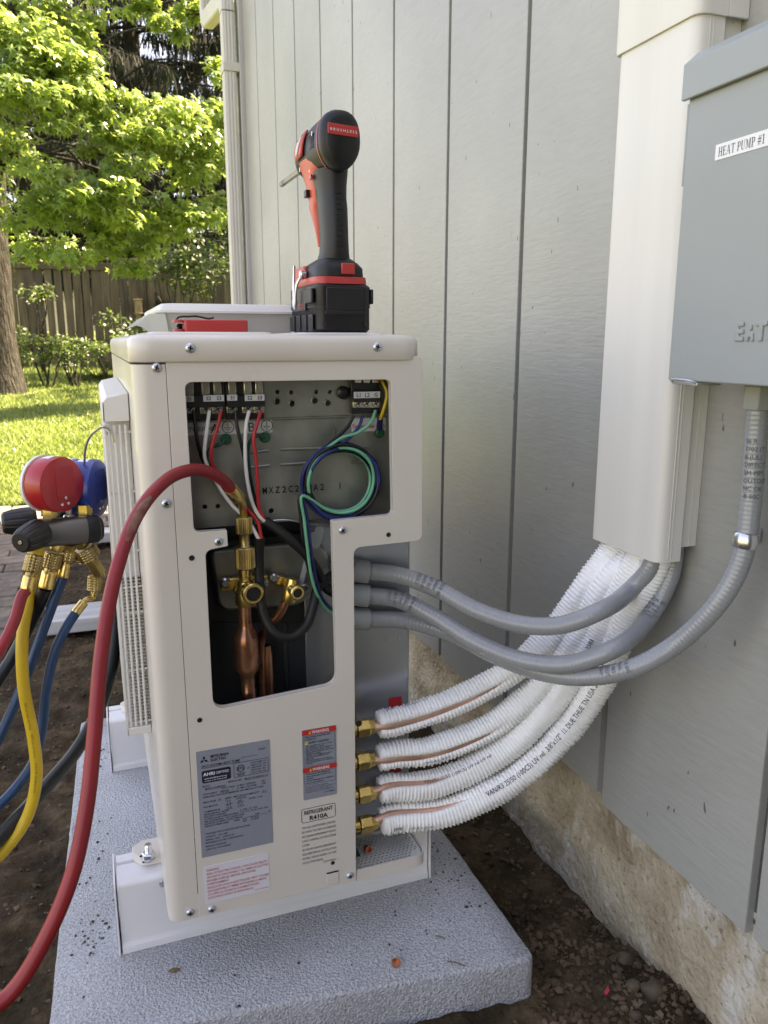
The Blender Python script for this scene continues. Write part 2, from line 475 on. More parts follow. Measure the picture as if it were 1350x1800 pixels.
tag(blades('patio_weeds', 1500, lambda q: (q.uniform(-1.2, -.36), q.choice([1.5 + pw * k + pw / 2 for k in range(18)]) + q.uniform(-.006, .006)), .008, .03, GRASS, 9, .002),
    'thin green weeds growing in the joints of the brick patio', 'weeds', kind='stuff')

# edging boards of the planting bed
BRD = M('weathered_board', (.50, .50, .50), .85, c2=(.34, .33, .32), vscale=6, vstretch=(.3, 3, 3), bump=(40, .3, .004, (.2, 2, 2)))
def board(x0, x1, y0, y1, z, lab, rot=0):
    mb = MB(); mb.box((x0, y0, z - .045), (x1, y1, z))
    o = mb.build('edging_board', BRD, bevel=.004); tag(o, lab, 'board', 'edging boards of the bed'); return o
board(-.24, .5, 1.60, 1.755, GZ + .055, 'grey weathered edging board on the soil nearest the manifold hoses')
board(-.12, .5, 2.72, 2.83, GZ + .06, 'grey weathered edging board along the near edge of the patio')

# ---------------------------------------------------------------- house
WX = .66
def siding_mat():
    m = M('siding_paint', (.380, .377, .350), .36, var=.10, vscale=2.0, spec=.55)
    N, L, b = nodes(m)
    tc = N.new('ShaderNodeTexCoord')
    mp = N.new('ShaderNodeMapping'); mp.inputs['Scale'].default_value = (60, 26, 190); mp.inputs['Rotation'].default_value = (R(6), 0, 0); L.new(tc.outputs['Object'], mp.inputs['Vector'])
    n1 = N.new('ShaderNodeTexNoise'); n1.inputs['Scale'].default_value = 1; n1.inputs['Detail'].default_value = 5; n1.inputs['Roughness'].default_value = .6; L.new(mp.outputs[0], n1.inputs['Vector'])
    n2 = N.new('ShaderNodeTexNoise'); n2.inputs['Scale'].default_value = 3.5; n2.inputs['Detail'].default_value = 3; L.new(tc.outputs['Object'], n2.inputs['Vector'])
    mul = N.new('ShaderNodeMath'); mul.operation = 'MULTIPLY'; L.new(n1.outputs['Fac'], mul.inputs[0]); L.new(n2.outputs['Fac'], mul.inputs[1])
    bp = N.new('ShaderNodeBump'); bp.inputs['Strength'].default_value = .40; bp.inputs['Distance'].default_value = .0028; L.new(mul.outputs[0], bp.inputs['Height']); L.new(bp.outputs[0], b.inputs['Normal'])
    # splinters, knots and scuffs in the rough-sawn face
    mp3 = N.new('ShaderNodeMapping'); mp3.inputs['Scale'].default_value = (60, 75, 34); mp3.inputs['Rotation'].default_value = (R(35), 0, 0); L.new(tc.outputs['Object'], mp3.inputs['Vector'])
    n3 = N.new('ShaderNodeTexNoise'); n3.inputs['Scale'].default_value = 1; n3.inputs['Detail'].default_value = 2; L.new(mp3.outputs[0], n3.inputs['Vector'])
    r3 = N.new('ShaderNodeValToRGB'); r3.color_ramp.elements[0].position = .74; r3.color_ramp.elements[1].position = .77; r3.color_ramp.elements[0].color = (0, 0, 0, 1); r3.color_ramp.elements[1].color = (1, 1, 1, 1)
    L.new(n3.outputs['Fac'], r3.inputs['Fac'])
    src = b.inputs['Base Color'].links[0].from_socket
    r5 = N.new('ShaderNodeValToRGB'); r5.color_ramp.elements[0].position = .30; r5.color_ramp.elements[1].position = .62; r5.color_ramp.elements[0].color = (.80, .80, .80, 1); r5.color_ramp.elements[1].color = (1.03, 1.03, 1.03, 1); L.new(n1.outputs['Fac'], r5.inputs['Fac'])
    m5 = N.new('ShaderNodeMix'); m5.data_type = 'RGBA'; m5.blend_type = 'MULTIPLY'; m5.inputs[0].default_value = .38; L.new(src, m5.inputs[6]); L.new(r5.outputs[0], m5.inputs[7]); src = m5.outputs[2]
    mx = N.new('ShaderNodeMix'); mx.data_type = 'RGBA'; L.new(r3.outputs[0], mx.inputs[0]); L.new(src, mx.inputs[6]); mx.inputs[7].default_value = (.13, .12, .105, 1); L.new(mx.outputs[2], b.inputs['Base Color'])
    return m
SIDING = siding_mat()
TRIM = M('trim_paint', (.46, .45, .43), .5, var=.03, vscale=4)
GROOVE = M('groove_shade', (.10, .097, .09), .8, var=.2, vscale=30)  # board paint darkened: the shadow in the grooves is put into the colour
def footing_mat():
    m = M('footing_concrete', (.55, .475, .35), .92, c2=(.33, .26, .17), vscale=11, ramp=(.34, .62), bump=(90, 1.0, .008), spec=.25)
    N, L, b = nodes(m); tc = N.new('ShaderNodeTexCoord')
    n1 = N.new('ShaderNodeTexNoise'); n1.inputs['Scale'].default_value = 13; n1.inputs['Detail'].default_value = 8; n1.inputs['Roughness'].default_value = .65
    mp = N.new('ShaderNodeMapping'); mp.inputs['Location'].default_value = (3, 7, 1); mp.inputs['Scale'].default_value = (1, 1, .55); L.new(tc.outputs['Object'], mp.inputs['Vector']); L.new(mp.outputs[0], n1.inputs['Vector'])
    r1 = N.new('ShaderNodeValToRGB'); r1.color_ramp.elements[0].position = .53; r1.color_ramp.elements[1].position = .66; r1.color_ramp.elements[0].color = (0, 0, 0, 1); r1.color_ramp.elements[1].color = (1, 1, 1, 1)
    L.new(n1.outputs['Fac'], r1.inputs['Fac'])
    # dirt splashed low on the face
    sep = N.new('ShaderNodeSeparateXYZ'); L.new(tc.outputs['Object'], sep.inputs[0])
    n4 = N.new('ShaderNodeTexNoise'); n4.inputs['Scale'].default_value = 130; n4.inputs['Detail'].default_value = 6; L.new(tc.outputs['Object'], n4.inputs['Vector'])
    r4 = N.new('ShaderNodeValToRGB'); r4.color_ramp.elements[0].position = .60; r4.color_ramp.elements[1].position = .72; r4.color_ramp.elements[0].color = (0, 0, 0, 1); r4.color_ramp.elements[1].color = (.6, .6, .6, 1); L.new(n4.outputs['Fac'], r4.inputs['Fac'])
    src = b.inputs['Base Color'].links[0].from_socket
    mx = N.new('ShaderNodeMix'); mx.data_type = 'RGBA'; L.new(r1.outputs[0], mx.inputs[0]); L.new(src, mx.inputs[6]); mx.inputs[7].default_value = (.62, .585, .52, 1)
    m2 = N.new('ShaderNodeMix'); m2.data_type = 'RGBA'; L.new(r4.outputs[0], m2.inputs[0]); L.new(mx.outputs[2], m2.inputs[6]); m2.inputs[7].default_value = (.10, .07, .045, 1)
    L.new(m2.outputs[2], b.inputs['Base Color']); return m
FOOT = footing_mat()
ROOF = M('roof_shingle', (.07, .065, .06), .9, var=.3, vscale=30)
CORNER_Y = 2.84
house = thing('house', (3.5, 0, GZ), 'house wall of light grey vertical grooved siding on a rough concrete footing', 'house')
g0 = .047; step = .3055
edges = [g0 + step * k for k in range(-9, 9)] + [CORNER_Y - .085]
rr = random.Random(11)
for a, b_ in zip(edges[:-1], edges[1:]):
    zb = .103 + rr.uniform(-.004, .004)
    if abs(a - g0) < .01: zb = .112
    if a < -.2 and a > -.3: zb = .1
    # ragged lower edge of a rough-sawn board
    n = 22; ys = [a + .0060 + (b_ - a - .012) * k / n for k in range(n + 1)]
    low = [(WX, y, zb + .0022 * noise.noise((y * 55, zb * 90, 0)) - .0015 * abs(noise.noise((y * 130, 3, 1)))) for y in ys]
    poly = low + [(WX, ys[-1], 2.75), (WX, ys[0], 2.75)]
    MB().prism(poly, (.014, 0, 0)).build('siding_board', SIDING, house, angle=30, bevel=.0012, bseg=1)
MB().box((WX + .0110, edges[0], .112), (WX + .0138, CORNER_Y - .085, 2.74)).build('groove_backing', GROOVE, house)
MB().box((WX + .0145, -2.9, .11), (8, CORNER_Y - .02, 2.76)).build('wall_core', SIDING, house)
MB().box((WX - .018, CORNER_Y - .0825, .09), (WX + .014, CORNER_Y, 2.76)).build('corner_board', TRIM, house, bevel=.002)
MB().box((WX + .016, CORNER_Y - .015, .09), (WX + .10, CORNER_Y + .012, 2.76)).build('corner_board', TRIM, house, bevel=.002)
# footing face as a rough sheet with depth
ny_, nz_ = 260, 26
ys = np.linspace(-1.4, CORNER_Y - .03, ny_); zs = np.linspace(-.26, .128, nz_)
fv = [(WX + .012 - (.018 if z < .0 else .018 * max(0, (.06 - z) / .06) if z < .06 else 0) * .6 + .006 * noise.noise((y * 6, z * 8, 0)) + .004 * noise.noise((y * 22, z * 24, 4)) + .0022 * noise.noise((y * 60, z * 60, 8)), y, z) for z in zs for y in ys]
ff = [(j * ny_ + i, j * ny_ + i + 1, (j + 1) * ny_ + i + 1, (j + 1) * ny_ + i) for j in range(nz_ - 1) for i in range(ny_ - 1)]
n0 = len(fv); fv += [(WX + .3, ys[0], -.26), (WX + .3, ys[-1], -.26), (WX + .3, ys[-1], .128), (WX + .3, ys[0], .128)]
T = (nz_ - 1) * ny_
ff += [(n0, n0 + 3, n0 + 2, n0 + 1), tuple(range(ny_)) + (n0 + 1, n0), tuple(T + i for i in range(ny_))[::-1] + (n0 + 3, n0 + 2), tuple(j * ny_ for j in range(nz_))[::-1] + (n0, n0 + 3), tuple(j * ny_ + ny_ - 1 for j in range(nz_)) + (n0 + 2, n0 + 1)]
mesh('footing', fv, ff, FOOT, house, angle=60)
# roof: gable wall on this side, eaves over the far end
EY, EZ = CORNER_Y + .50, 2.66
roof = MB(); roof.prism([(WX - .10, EY, EZ), (WX - .10, EY, EZ + .16), (WX - .10, -1.2, 3.24), (WX - .10, -5.8, EZ + .16), (WX - .10, -5.8, EZ), (WX - .10, -1.2, 3.08)], (8, 0, 0))
roof.build('roof', ROOF, house)
MB().prism([(WX + .015, CORNER_Y - .03, 2.77), (WX + .015, -1.2, 3.06), (WX + .015, -5.4, 2.77)], (7, 0, 0)).build('gable', SIDING, house)
GUT = M('gutter_metal', (.50, .47, .42), .4, var=.04, vscale=5)
gu = MB(); pr = [(EY, EZ + .11), (EY, EZ + .0), (EY + .075, EZ), (EY + .11, EZ + .06), (EY + .12, EZ + .115), (EY + .105, EZ + .115), (EY + .09, EZ + .05), (EY + .07, EZ + .012), (EY + .01, EZ + .012), (EY + .01, EZ + .11)]
gu.prism([(WX - .11, a, b) for a, b in pr], (8, 0, 0)).build('gutter', GUT, house, bevel=.002)

# downspout: flat pressed pipe with ribs, elbow back to the gutter
DS = M('downspout_metal', (.56, .535, .49), .38, var=.03, vscale=5)
ds = thing('downspout', (WX - .05, CORNER_Y - .03, GZ), 'beige ribbed metal downspout with elbow at the house corner', 'downspout')
def flatpipe(path, wx, wy, name, parent):
    """rectangular ribbed section swept along points, section axes given per point"""
    rings = []
    for c, e1, e2 in path:
        c, e1, e2 = Vector(c), Vector(e1).normalized(), Vector(e2).normalized()
        pts = []
        n = 16
        for side in range(4):
            for k in range(n):
                t = -1 + 2 * k / n
                rib = .0022 * (math.cos(t * math.pi * 4) < -.2) if abs(t) < .8 else 0
                u, v = [(t, -1), (1, t), (-t, 1), (-1, -t)][side]
                cr = .86 + .14 * (1 - abs(t) ** 8)
                uu, vv = u * wx, v * wy
                if side in (0, 2): vv *= 1 - rib / wy
                else: uu *= 1 - rib / wx
                pts.append(c + e1 * uu * (cr if side in (0, 2) or 1 else 1) + e2 * vv * cr)
        rings.append(pts)
    return MB().rings(rings).build(name, DS, parent, angle=50)
dx, dy = WX - .056, CORNER_Y - .035
flatpipe([((dx, dy, GZ + .1), (0, 1, 0), (1, 0, 0)), ((dx, dy, 2.16), (0, 1, 0), (1, 0, 0))], .038, .027, 'pipe', ds)
cv = []
for k in range(7):
    a = R(80) * k / 6
    cv.append(((dx, dy + .07 * (1 - math.cos(a)) , 2.165 + .07 * math.sin(a)), (0, math.cos(a), -math.sin(a)), (1, 0, 0)))
e = cv[-1]
dirv = Vector((0, math.sin(R(80)), math.cos(R(80))))
for d in (.14, .30, .47): cv.append((Vector(e[0]) + dirv * d, e[1], e[2]))
l = Vector(cv[-1][0])
for k in range(1, 6):
    a = R(80) * (1 - k / 5.)
    l = l + Vector((0, math.sin(a), math.cos(a))) * .022
    cv.append((l.copy(), (0, math.cos(a), -math.sin(a)), (1, 0, 0)))
cv.append((l + Vector((0, 0, .42)), (0, 1, 0), (1, 0, 0)))
flatpipe(cv, .0385, .0275, 'elbow', ds)
MB().box((dx - .031, dy - .044, 1.93), (WX - .0175, dy + .044, 1.965)).build('strap', DS, ds, bevel=.002)

# ---------------------------------------------------------------- fence
FW = [M('fence_wood%d' % i, c, .9, c2=tuple(q * .6 for q in c), vscale=4, vstretch=(6, 6, .6), bump=(30, .4, .01, (6, 6, .5)), spec=.2) for i, c in enumerate([(.115, .095, .062), (.10, .083, .055), (.13, .105, .07), (.085, .072, .052)])]
FY0 = 13.2
fence = thing('fence', (0, FY0, lawn_h(0, FY0)), 'weathered grey brown wooden board fence behind the lawn', 'fence')
rr = random.Random(3)
def fence_pt(s): return (-3.6 + s, FY0 - .045 * s)
s = 0; k = 0; ftop = .808 + 1.28
while s < 8.6:
    x, y = fence_pt(s); zb = lawn_h(x, y)
    gap = .004 if not (2.25 < s < 3.6) else rr.choice([.006, .02, .028])
    mb = MB(); mb.box((x, y - .01, zb), (x + .138 - gap, y + .01, ftop - .035 + rr.uniform(-.008, .004)))
    mb.build('board', FW[rr.randrange(4)], fence)
    s += .140; k += 1
for s in (-.05, 2.15, 4.5, 6.9):
    x, y = fence_pt(s); MB().box((x, y - .06, lawn_h(x, y)), (x + .11, y + .03, ftop)).build('post', FW[0], fence, bevel=.006)
x0, y0 = fence_pt(-.1); x1, y1 = fence_pt(8.7)
MB().prism([(x0, y0 - .075, ftop - .005), (x1, y1 - .075, ftop - .005), (x1, y1 + .06, ftop - .005), (x0, y0 + .06, ftop - .005)], (0, 0, .04)).build('cap_rail', FW[2], fence, bevel=.004)
MB().prism([(x0, y0 - .045, ftop - .16), (x1, y1 - .045, ftop - .16), (x1, y1 - .0105, ftop - .16), (x0, y0 - .0105, ftop - .16)], (0, 0, .09)).build('rail', FW[1], fence, bevel=.004)
MB().prism([(x0, y0 - .045, .75), (x1, y1 - .045, .75), (x1, y1 - .0105, .75), (x0, y0 - .0105, .75)], (0, 0, .09)).build('rail', FW[3], fence, bevel=.004)
# small wooden bird feeder hung on the fence
BIRD = M('feeder_wood', (.24, .18, .10), .8, var=.2, vscale=12)
c = FY(243, 540, FY0 - .35)
bf = thing('bird_feeder', (c.x, c.y, c.z - .28), 'small tan wooden bird feeder hanging in front of the fence', 'bird feeder')
MB().box((c.x - .055, c.y - .05, c.z - .09), (c.x + .055, c.y + .05, c.z + .11)).build('box', BIRD, bf, bevel=.004)
MB().box((c.x - .07, c.y - .07, c.z + .111), (c.x + .07, c.y + .07, c.z + .126)).build('roof', BIRD, bf, bevel=.003)
MB().box((c.x - .075, c.y - .075, c.z - .105), (c.x + .075, c.y + .075, c.z - .091)).build('perch_tray', BIRD, bf, bevel=.003)
MB().rings([[(c.x + a * .04, c.y + b * .03, c.z - .106) for a, b in ((-1, -1), (1, -1), (1, 1), (-1, 1))], [(c.x + a * .022, c.y + b * .02, c.z - .28) for a, b in ((-1, -1), (1, -1), (1, 1), (-1, 1))]]).build('tail_block', BIRD, bf)
MB().tube([(c.x, c.y, c.z + .12), (c.x - .01, c.y + .15, c.z + .35), (c.x - .02, c.y + .32, c.z + .5)], .004, 6).build('hanging_cord', FW[3], bf)

# neighbour's house glimpsed over the fence
NBW = M('neighbour_wall', (.62, .56, .43), .8, var=.05)
nb = thing('neighbour_house', (-1.3, 26, .4), 'pale cream house glimpsed through leaves beyond the fence', 'house')
MB().box((-5.4, 26, 0), (2.6, 30, 3.05)).build('wall', NBW, nb)
MB().prism([(-5.8, 25.5, 3.0), (3.0, 25.5, 3.0), (3.0, 28, 4.2), (-5.8, 28, 4.2)], (0, 0, .14)).build('roof', M('neighbour_roof', (.16, .13, .11), .9, var=.3), nb)
for wx in (-3.2, .3):
    w_ = MB().box((wx - .55, 25.94, 1.3), (wx + .55, 25.995, 2.5)).build('window', M('neighbour_glass', (.05, .06, .07), .1), nb)
    MB().box((wx - .62, 25.9, 1.22), (wx + .62, 25.935, 1.295)).build('sill', TRIM, w_)
# unseen dark wall added behind the camera to cut the front fill light
BLOCKER = M('blocker_dark', (.045, .034, .026), .6, var=.3, vscale=8)
for k in range(4):
    x = WX - .305 * (k + 1)
    MB().box((x + .005, -2.3, .10), (x + .30, -2.28, 2.8)).build('siding_board', BLOCKER, house)  # board facing of the added light-blocking wall
MB().box((WX - 1.22, -3.3, -.2), (WX - .02, -2.301, 3.0)).build('light_blocker', BLOCKER, house)
# ---------------------------------------------------------------- trees and shrubs
BARK = M('bark', (.042, .042, .032), .95, c2=(.013, .013, .010), vscale=9, vstretch=(3, 3, .7), bump=(14, 1.0, .05, (3, 3, .6)), spec=.2)
LEAF_B = leaf_mat('sweetgum_leaves', (.032, .075, .014), (.20, .30, .085), (.36, .52, .10), 2.2, .28)
LEAF_D = leaf_mat('dark_leaves', (.03, .06, .014), (.055, .095, .02), (.10, .17, .025), 1.5, .45)
LEAF_S = leaf_mat('shrub_leaves', (.035, .075, .014), (.075, .125, .022), (.11, .19, .025), 3, .45)
NEEDLE = leaf_mat('conifer_needles', (.006, .011, .006), (.013, .021, .009), (.010, .018, .005), 1.0, .8)

def star(n=5):
    """five-pointed leaf outline with a stalk end, unit size"""
    pts = []
    for k in range(5):
        a = R(-120 + 60 * k); pts.append((math.sin(a) * (1 - .12 * abs(k - 2)), math.cos(a) * (1 - .12 * abs(k - 2)), -.18))
        if k < 4:
            b = R(-90 + 60 * k); pts.append((math.sin(b) * .36, math.cos(b) * .36, .02))
    pts.append((0, -.25, 0))
    return np.array(pts)
STAR = star()
STAR_F = [(i, (i + 1) % 10, 10) for i in range(10)]
STAR_V = np.vstack([STAR, [[0, 0, .05]]])
OVAL_V = np.array([(0, -.9, 0), (.42, -.2, .06), (.3, .5, .02), (0, 1, -.15), (-.3, .5, .02), (-.42, -.2, .06)])
OVAL_F = [(0, 1, 5), (1, 2, 4, 5), (2, 3, 4)]

def scatter_leaves(name, spots, V0, F0, mat, parent, seed, droop=.45):
    """spots: (centre, radii, count, leaf size)"""
    rr = np.random.RandomState(seed); V = []; Fc = []; o = 0
    for c, rad, n, sz in spots:
        d = rr.normal(size=(n, 3)); d /= np.linalg.norm(d, axis=1)[:, None] + 1e-9
        rad_f = rr.rand(n) ** .45
        pos = np.array(c) + d * rad_f[:, None] * np.array(rad)
        for p, dd in zip(pos, d):
            out = np.array([dd[0] * .8 + rr.normal() * .4, dd[1] * .8 + rr.normal() * .4, -droop + rr.normal() * .3]); out /= np.linalg.norm(out)
            nrm = np.array([rr.normal() * .5 + .35, rr.normal() * .5 - .35, 1.0]); nrm -= out * (nrm @ out); nrm /= np.linalg.norm(nrm) + 1e-9
            side = np.cross(out, nrm); s = sz * rr.uniform(.6, 1.25)
            q = p + s * (V0[:, :1] * side + V0[:, 1:2] * out + V0[:, 2:] * nrm)
            V.append(q); Fc += [tuple(i + o for i in f) for f in F0]; o += len(V0)
    return mesh(name, np.vstack(V).tolist(), Fc, mat, parent, smooth=False)

def limb(mb, a, b, r0, r1, sag=0.0, seed=0):
    a, b = Vector(a), Vector(b); rr = random.Random(seed); L_ = (b - a).length
    pts = [a + (b - a) * t + Vector((rr.uniform(-1, 1), rr.uniform(-1, 1), rr.uniform(-1, 1))) * L_ * .05 * (0 < t < 1) + Vector((0, 0, sag * L_ * 4 * t * (1 - t))) for t in (0, .25, .5, .75, 1)]
    p = Path(pts, max(L_ / 14, .02)); mb.tube(p, r0, 8, rf=lambda s, th: r0 + (r1 - r0) * s / p.L)

def at(px, py, d):
    r = _ray(px, py); return Vector(CAM + r / np.linalg.norm(r) * d)

# --- the sweetgum over the fence
base = at(2, 640, 10.6); base.z = lawn_h(base.x, base.y) - .1
gum = thing('sweetgum_tree', base, 'big sweetgum with bright green star leaves above the lawn', 'tree')
tb = MB(); top = Vector((base.x + .12, base.y + .2, 7.5))
pt = Path([base, base + Vector((.02, 0, 1.2)), base + Vector((.10, .05, 2.6)), (base + top) / 2 + Vector((.1, 0, .6)), top], .12)
tb.tube(pt, .2, 14, rf=lambda s, th: (.20 + .10 * math.exp(-s / .35)) * (1 - .1 * s) * (1 + .08 * noise.noise((math.cos(th) * 2, math.sin(th) * 2, s * 3))))
tb.build('trunk', BARK, gum, angle=70)
clumps = []   # px, py, distance, radius(m), leaves, kind
for q in [(300, 240, 8.6, .55, 620), (215, 285, 8.4, .52, 560), (120, 350, 8.3, .50, 520), (352, 300, 8.8, .5, 560), (262, 372, 8.6, .5, 520), (150, 425, 8.5, .42, 400), (60, 330, 8.8, .42, 330), (70, 425, 9.0, .4, 300), (235, 440, 8.8, .34, 260),
          (388, 225, 9.0, .42, 380), (185, 340, 8.1, .42, 420), (335, 385, 9.0, .42, 360), (20, 270, 8.9, .38, 280), (190, 240, 8.9, .36, 340), (385, 120, 8.9, .22, 90), (375, 370, 9.2, .35, 240),
          (95, 125, 8.2, .52, 520), (30, 95, 8.3, .5, 460), (160, 160, 8.1, .42, 420), (60, 180, 8.0, .42, 400), (215, 195, 8.3, .30, 240), (120, 45, 8.6, .32, 220), (20, 15, 8.5, .5, 420),
          (262, 15, 8.8, .26, 150), (300, 48, 9.0, .20, 90), (345, 25, 9.1, .24, 130), (60, 30, 8.9, .3, 180), (-70, 150, 8.4, .7, 500), (-60, 330, 8.6, .6, 400), (120, -80, 8.8, .7, 450), (300, -90, 9, .7, 450), (430, -40, 9.6, .6, 300), (450, 250, 9.6, .7, 400)]:
    clumps.append(q)
lm = MB(); spots = []
rr = random.Random(21)
for i, (px, py, d, rad, n) in enumerate(clumps):
    c = at(px, py, d)
    zt = max(1.6, min(6.5, c.z - .5)); k = (zt - base.z) / (top.z - base.z); tp = base.lerp(top, max(.36, min(.9, k * .9)))
    limb(lm, tp, c, .026, .006, .10, i)
    # several flattened sprays per clump so that the outline is broken up
    for j in range(5):
        o = Vector((rr.uniform(-1, 1), rr.uniform(-1, 1), rr.uniform(-.8, .8))) * rad * .62
        spots.append((c + o, (rad * .55, rad * .55, rad * .26), int(n * .225), .066))
        limb(lm, c - o * .3, c + o, .008, .003, .05, i * 7 + j)
lm.build('limbs', BARK, gum, angle=70)
scatter_leaves('crown', spots, STAR_V, STAR_F, LEAF_B, gum, 4)

# --- dark conifers behind the fence
def conifer(px, dist, lab, h, r0, seed, nb, first, reach, dens=1.0):
    b = at(px, 600, dist); b.z = .35
    t = thing('conifer_tree', b, lab, 'tree', 'dark conifers behind the fence')
    mb = MB(); topz = b.z + h
    mb.tube(Path([b, b + Vector((.1, 0, h * .5)), Vector((b.x, b.y, topz))], .4), r0, 10, rf=lambda s, th: max(.02, r0 * (1 - s / h * .9))); mb.build('trunk', BARK, t, angle=70)
    rr = random.Random(seed); bm_ = MB(); V = []; Fc = []
    for i in range(nb):
        z = first + (h - first) * (i + rr.random()) / nb; a = rr.uniform(0, 6.28)
        ln = reach * (1 - (z / h) ** 1.5) * rr.uniform(.6, 1.1) + .5
        e = b + Vector((math.cos(a) * ln, math.sin(a) * ln, z - ln * rr.uniform(.02, .25)))
        s0 = Vector((b.x, b.y, b.z + z)); limb(bm_, s0, e, .035, .008, .05, seed * 91 + i)
        for j in range(int(ln * 40 * dens)):
            f = rr.uniform(.12, 1); p = s0.lerp(e, f) + Vector((0, 0, .2 * ln * f * (1 - f)))
            side = Vector((-math.sin(a), math.cos(a), 0)) * rr.uniform(-.35, .35) * (1.2 - f); p = p + side
            L_ = rr.uniform(.15, .55); w = rr.uniform(.005, .020); az = rr.uniform(0, 6.28); u = Vector((math.cos(az), math.sin(az), 0)) * w
            q = p + Vector((rr.uniform(-.15, .15), rr.uniform(-.15, .15), -L_)); m_ = p.lerp(q, .4)
            o = len(V); V += [p, m_ + u, q, m_ - u]; Fc.append((o, o + 1, o + 2, o + 3))
    bm_.build('branches', BARK, t, angle=70)
    mesh('crown', V, Fc, NEEDLE, t, smooth=False)
conifer(255, 17.5, 'tall dark conifer with drooping boughs behind the fence, middle one', 13, .28, 31, 120, 1.6, 3.6, 4.2)
conifer(62, 15.8, 'dark conifer with a bare trunk behind the sweetgum, leftmost one', 12, .2, 32, 70, 2.6, 2.8, 3.0)
conifer(400, 19, 'dark conifer beside the house corner downspout, rightmost one', 13, .26, 33, 95, 1.4, 3.2, 3.4)
conifer(150, 23, 'far dark conifer seen between the two nearer ones', 14, .25, 34, 90, 2.0, 3.6, 3.0)

def bush(name, px, py, dist, rad, n, sz, lab, mat=None, V0=OVAL_V, F0=OVAL_F, seed=0, cat='shrub', grp='shrubs along the fence', squash=.75):
    c = at(px, py, dist); g = lawn_h(c.x, c.y)
    t = thing(name, (c.x, c.y, g), lab, cat, grp); rr = random.Random(seed); mb = MB(); sp = []
    for j in range(7):
        o = Vector((rr.uniform(-1, 1) * rad * .7, rr.uniform(-.7, .7) * rad, rr.uniform(-.6, .6) * rad * squash)); e = c + o; e.z = max(e.z, g + .08)
        limb(mb, (c.x + o.x * .2, c.y + o.y * .2, g - .03), e, .012, .004, .02, seed * 13 + j)
        sp.append((e, (rad * .5, rad * .5, rad * .42 * squash), n // 7, sz))
    mb.build('stems', BARK, t, angle=70)
    scatter_leaves('foliage', sp, V0, F0, mat or LEAF_S, t, seed + 100, .2)
bush('shrub', 20, 606, 11.6, .34, 380, .035, 'leafy green shrub at the foot of the sweetgum trunk', seed=1)
bush('shrub', 78, 608, 11.2, .32, 380, .035, 'bright green shrub second from the sweetgum trunk', seed=2)
bush('shrub', 128, 612, 11.0, .30, 360, .035, 'low sunlit green shrub near the middle of the fence', seed=3)
bush('shrub', 190, 606, 10.6, .30, 360, .033, 'round green shrub just left of the heat pump', seed=4)
bush('shrub', 245, 590, 11.4, .5, 420, .04, 'dark green shrub hidden partly behind the heat pump', LEAF_D, seed=5)
bush('vine', 60, 520, 12.8, .34, 160, .05, 'dark ivy climbing the fence beside the trunk', LEAF_D, seed=6, cat='vine', grp=None)
bush('shrub', 385, 440, 12.2, .8, 1500, .045, 'dark leafy shrub rising over the fence beside the downspout', LEAF_D, seed=8, squash=1)
bush('shrub', 300, 455, 12.4, .5, 700, .045, 'dark leafy shrub over the fence top, left of the downspout', LEAF_D, seed=9, squash=.8)
# fern with long dark fronds
def fern(px, py, dist, lab, n, ln, seed):
    c = at(px, py, dist); g = lawn_h(c.x, c.y); t = thing('fern', (c.x, c.y, g), lab, 'fern'); rr = random.Random(seed)
    for i in range(n):
        a = 6.283 * i / n + rr.uniform(-.2, .2); l = ln * rr.uniform(.7, 1.1); mb = MB()
        pts = [Vector((c.x, c.y, g)) + Vector((math.cos(a) * l * f, math.sin(a) * l * f, l * (1.1 * f - .75 * f * f))) for f in (0, .2, .4, .6, .8, 1)]
        p = Path(pts, .05); sd = Vector((-math.sin(a), math.cos(a), 0))
        for k in range(1, 24):
            f = k / 24; q = Vector(p.at(p.L * f, 0, 0)); w = .13 * math.sin(math.pi * min(1, f * .9 + .12)) + .01
            for sg in (-1, 1):
                tip = q + sd * sg * w + Vector((math.cos(a), math.sin(a), -.3)) * .03
                fw = Vector((math.cos(a), math.sin(a), 0)) * .014
                mb.add([q - fw, q + fw, tip], [(0, 1, 2)])
        mb.tube(p, .004, 4); mb.build('frond', LEAF_D, t, smooth=False, fixn=False)
fern(165, 575, 11.8, 'dark fern with long arching fronds in front of the fence', 16, .75, 2)
fern(205, 560, 12.2, 'dark fern beside the bird feeder at the fence foot', 14, .7, 3)

# --- broad tree beyond the house corner: its shade lies on the far lawn and the fence
def shade_tree(name, x, y, h, crown, n, lab, seed):
    t = thing(name, (x, y, .3), lab, 'tree', 'broad trees right of the lawn'); mb = MB(); rr = random.Random(seed)
    mb.tube(Path([(x, y, .2), (x + .1, y, h * .4), (x, y + .1, h)], .3), .22, 10, rf=lambda s, th: .24 - .018 * s); mb.build('trunk', BARK, t, angle=70)
    lb = MB(); sp = []
    for k in range(34):
        d = Vector((rr.gauss(0, 1), rr.gauss(0, 1), rr.gauss(0, .7))); d.normalize(); c = Vector((x, y, h)) + Vector((d.x * crown, d.y * crown, d.z * crown * .7)) * rr.uniform(.35, 1)
        limb(lb, (x, y, h * .75), c, .04, .008, .05, seed + k); sp.append((c, (.6, .6, .35), n // 34, .085))
    lb.build('limbs', BARK, t, angle=70); scatter_leaves('crown', sp, OVAL_V, OVAL_F, LEAF_D, t, seed)
shade_tree('broadleaf_tree', 4.6, 11.6, 4.9, 2.7, 4600, 'broad leafy tree standing right of the lawn beyond the house corner', 71)
shade_tree('broadleaf_tree', 4.2, 15.4, 4.6, 2.4, 3600, 'broad leafy tree just behind the fence beyond the house corner', 72)
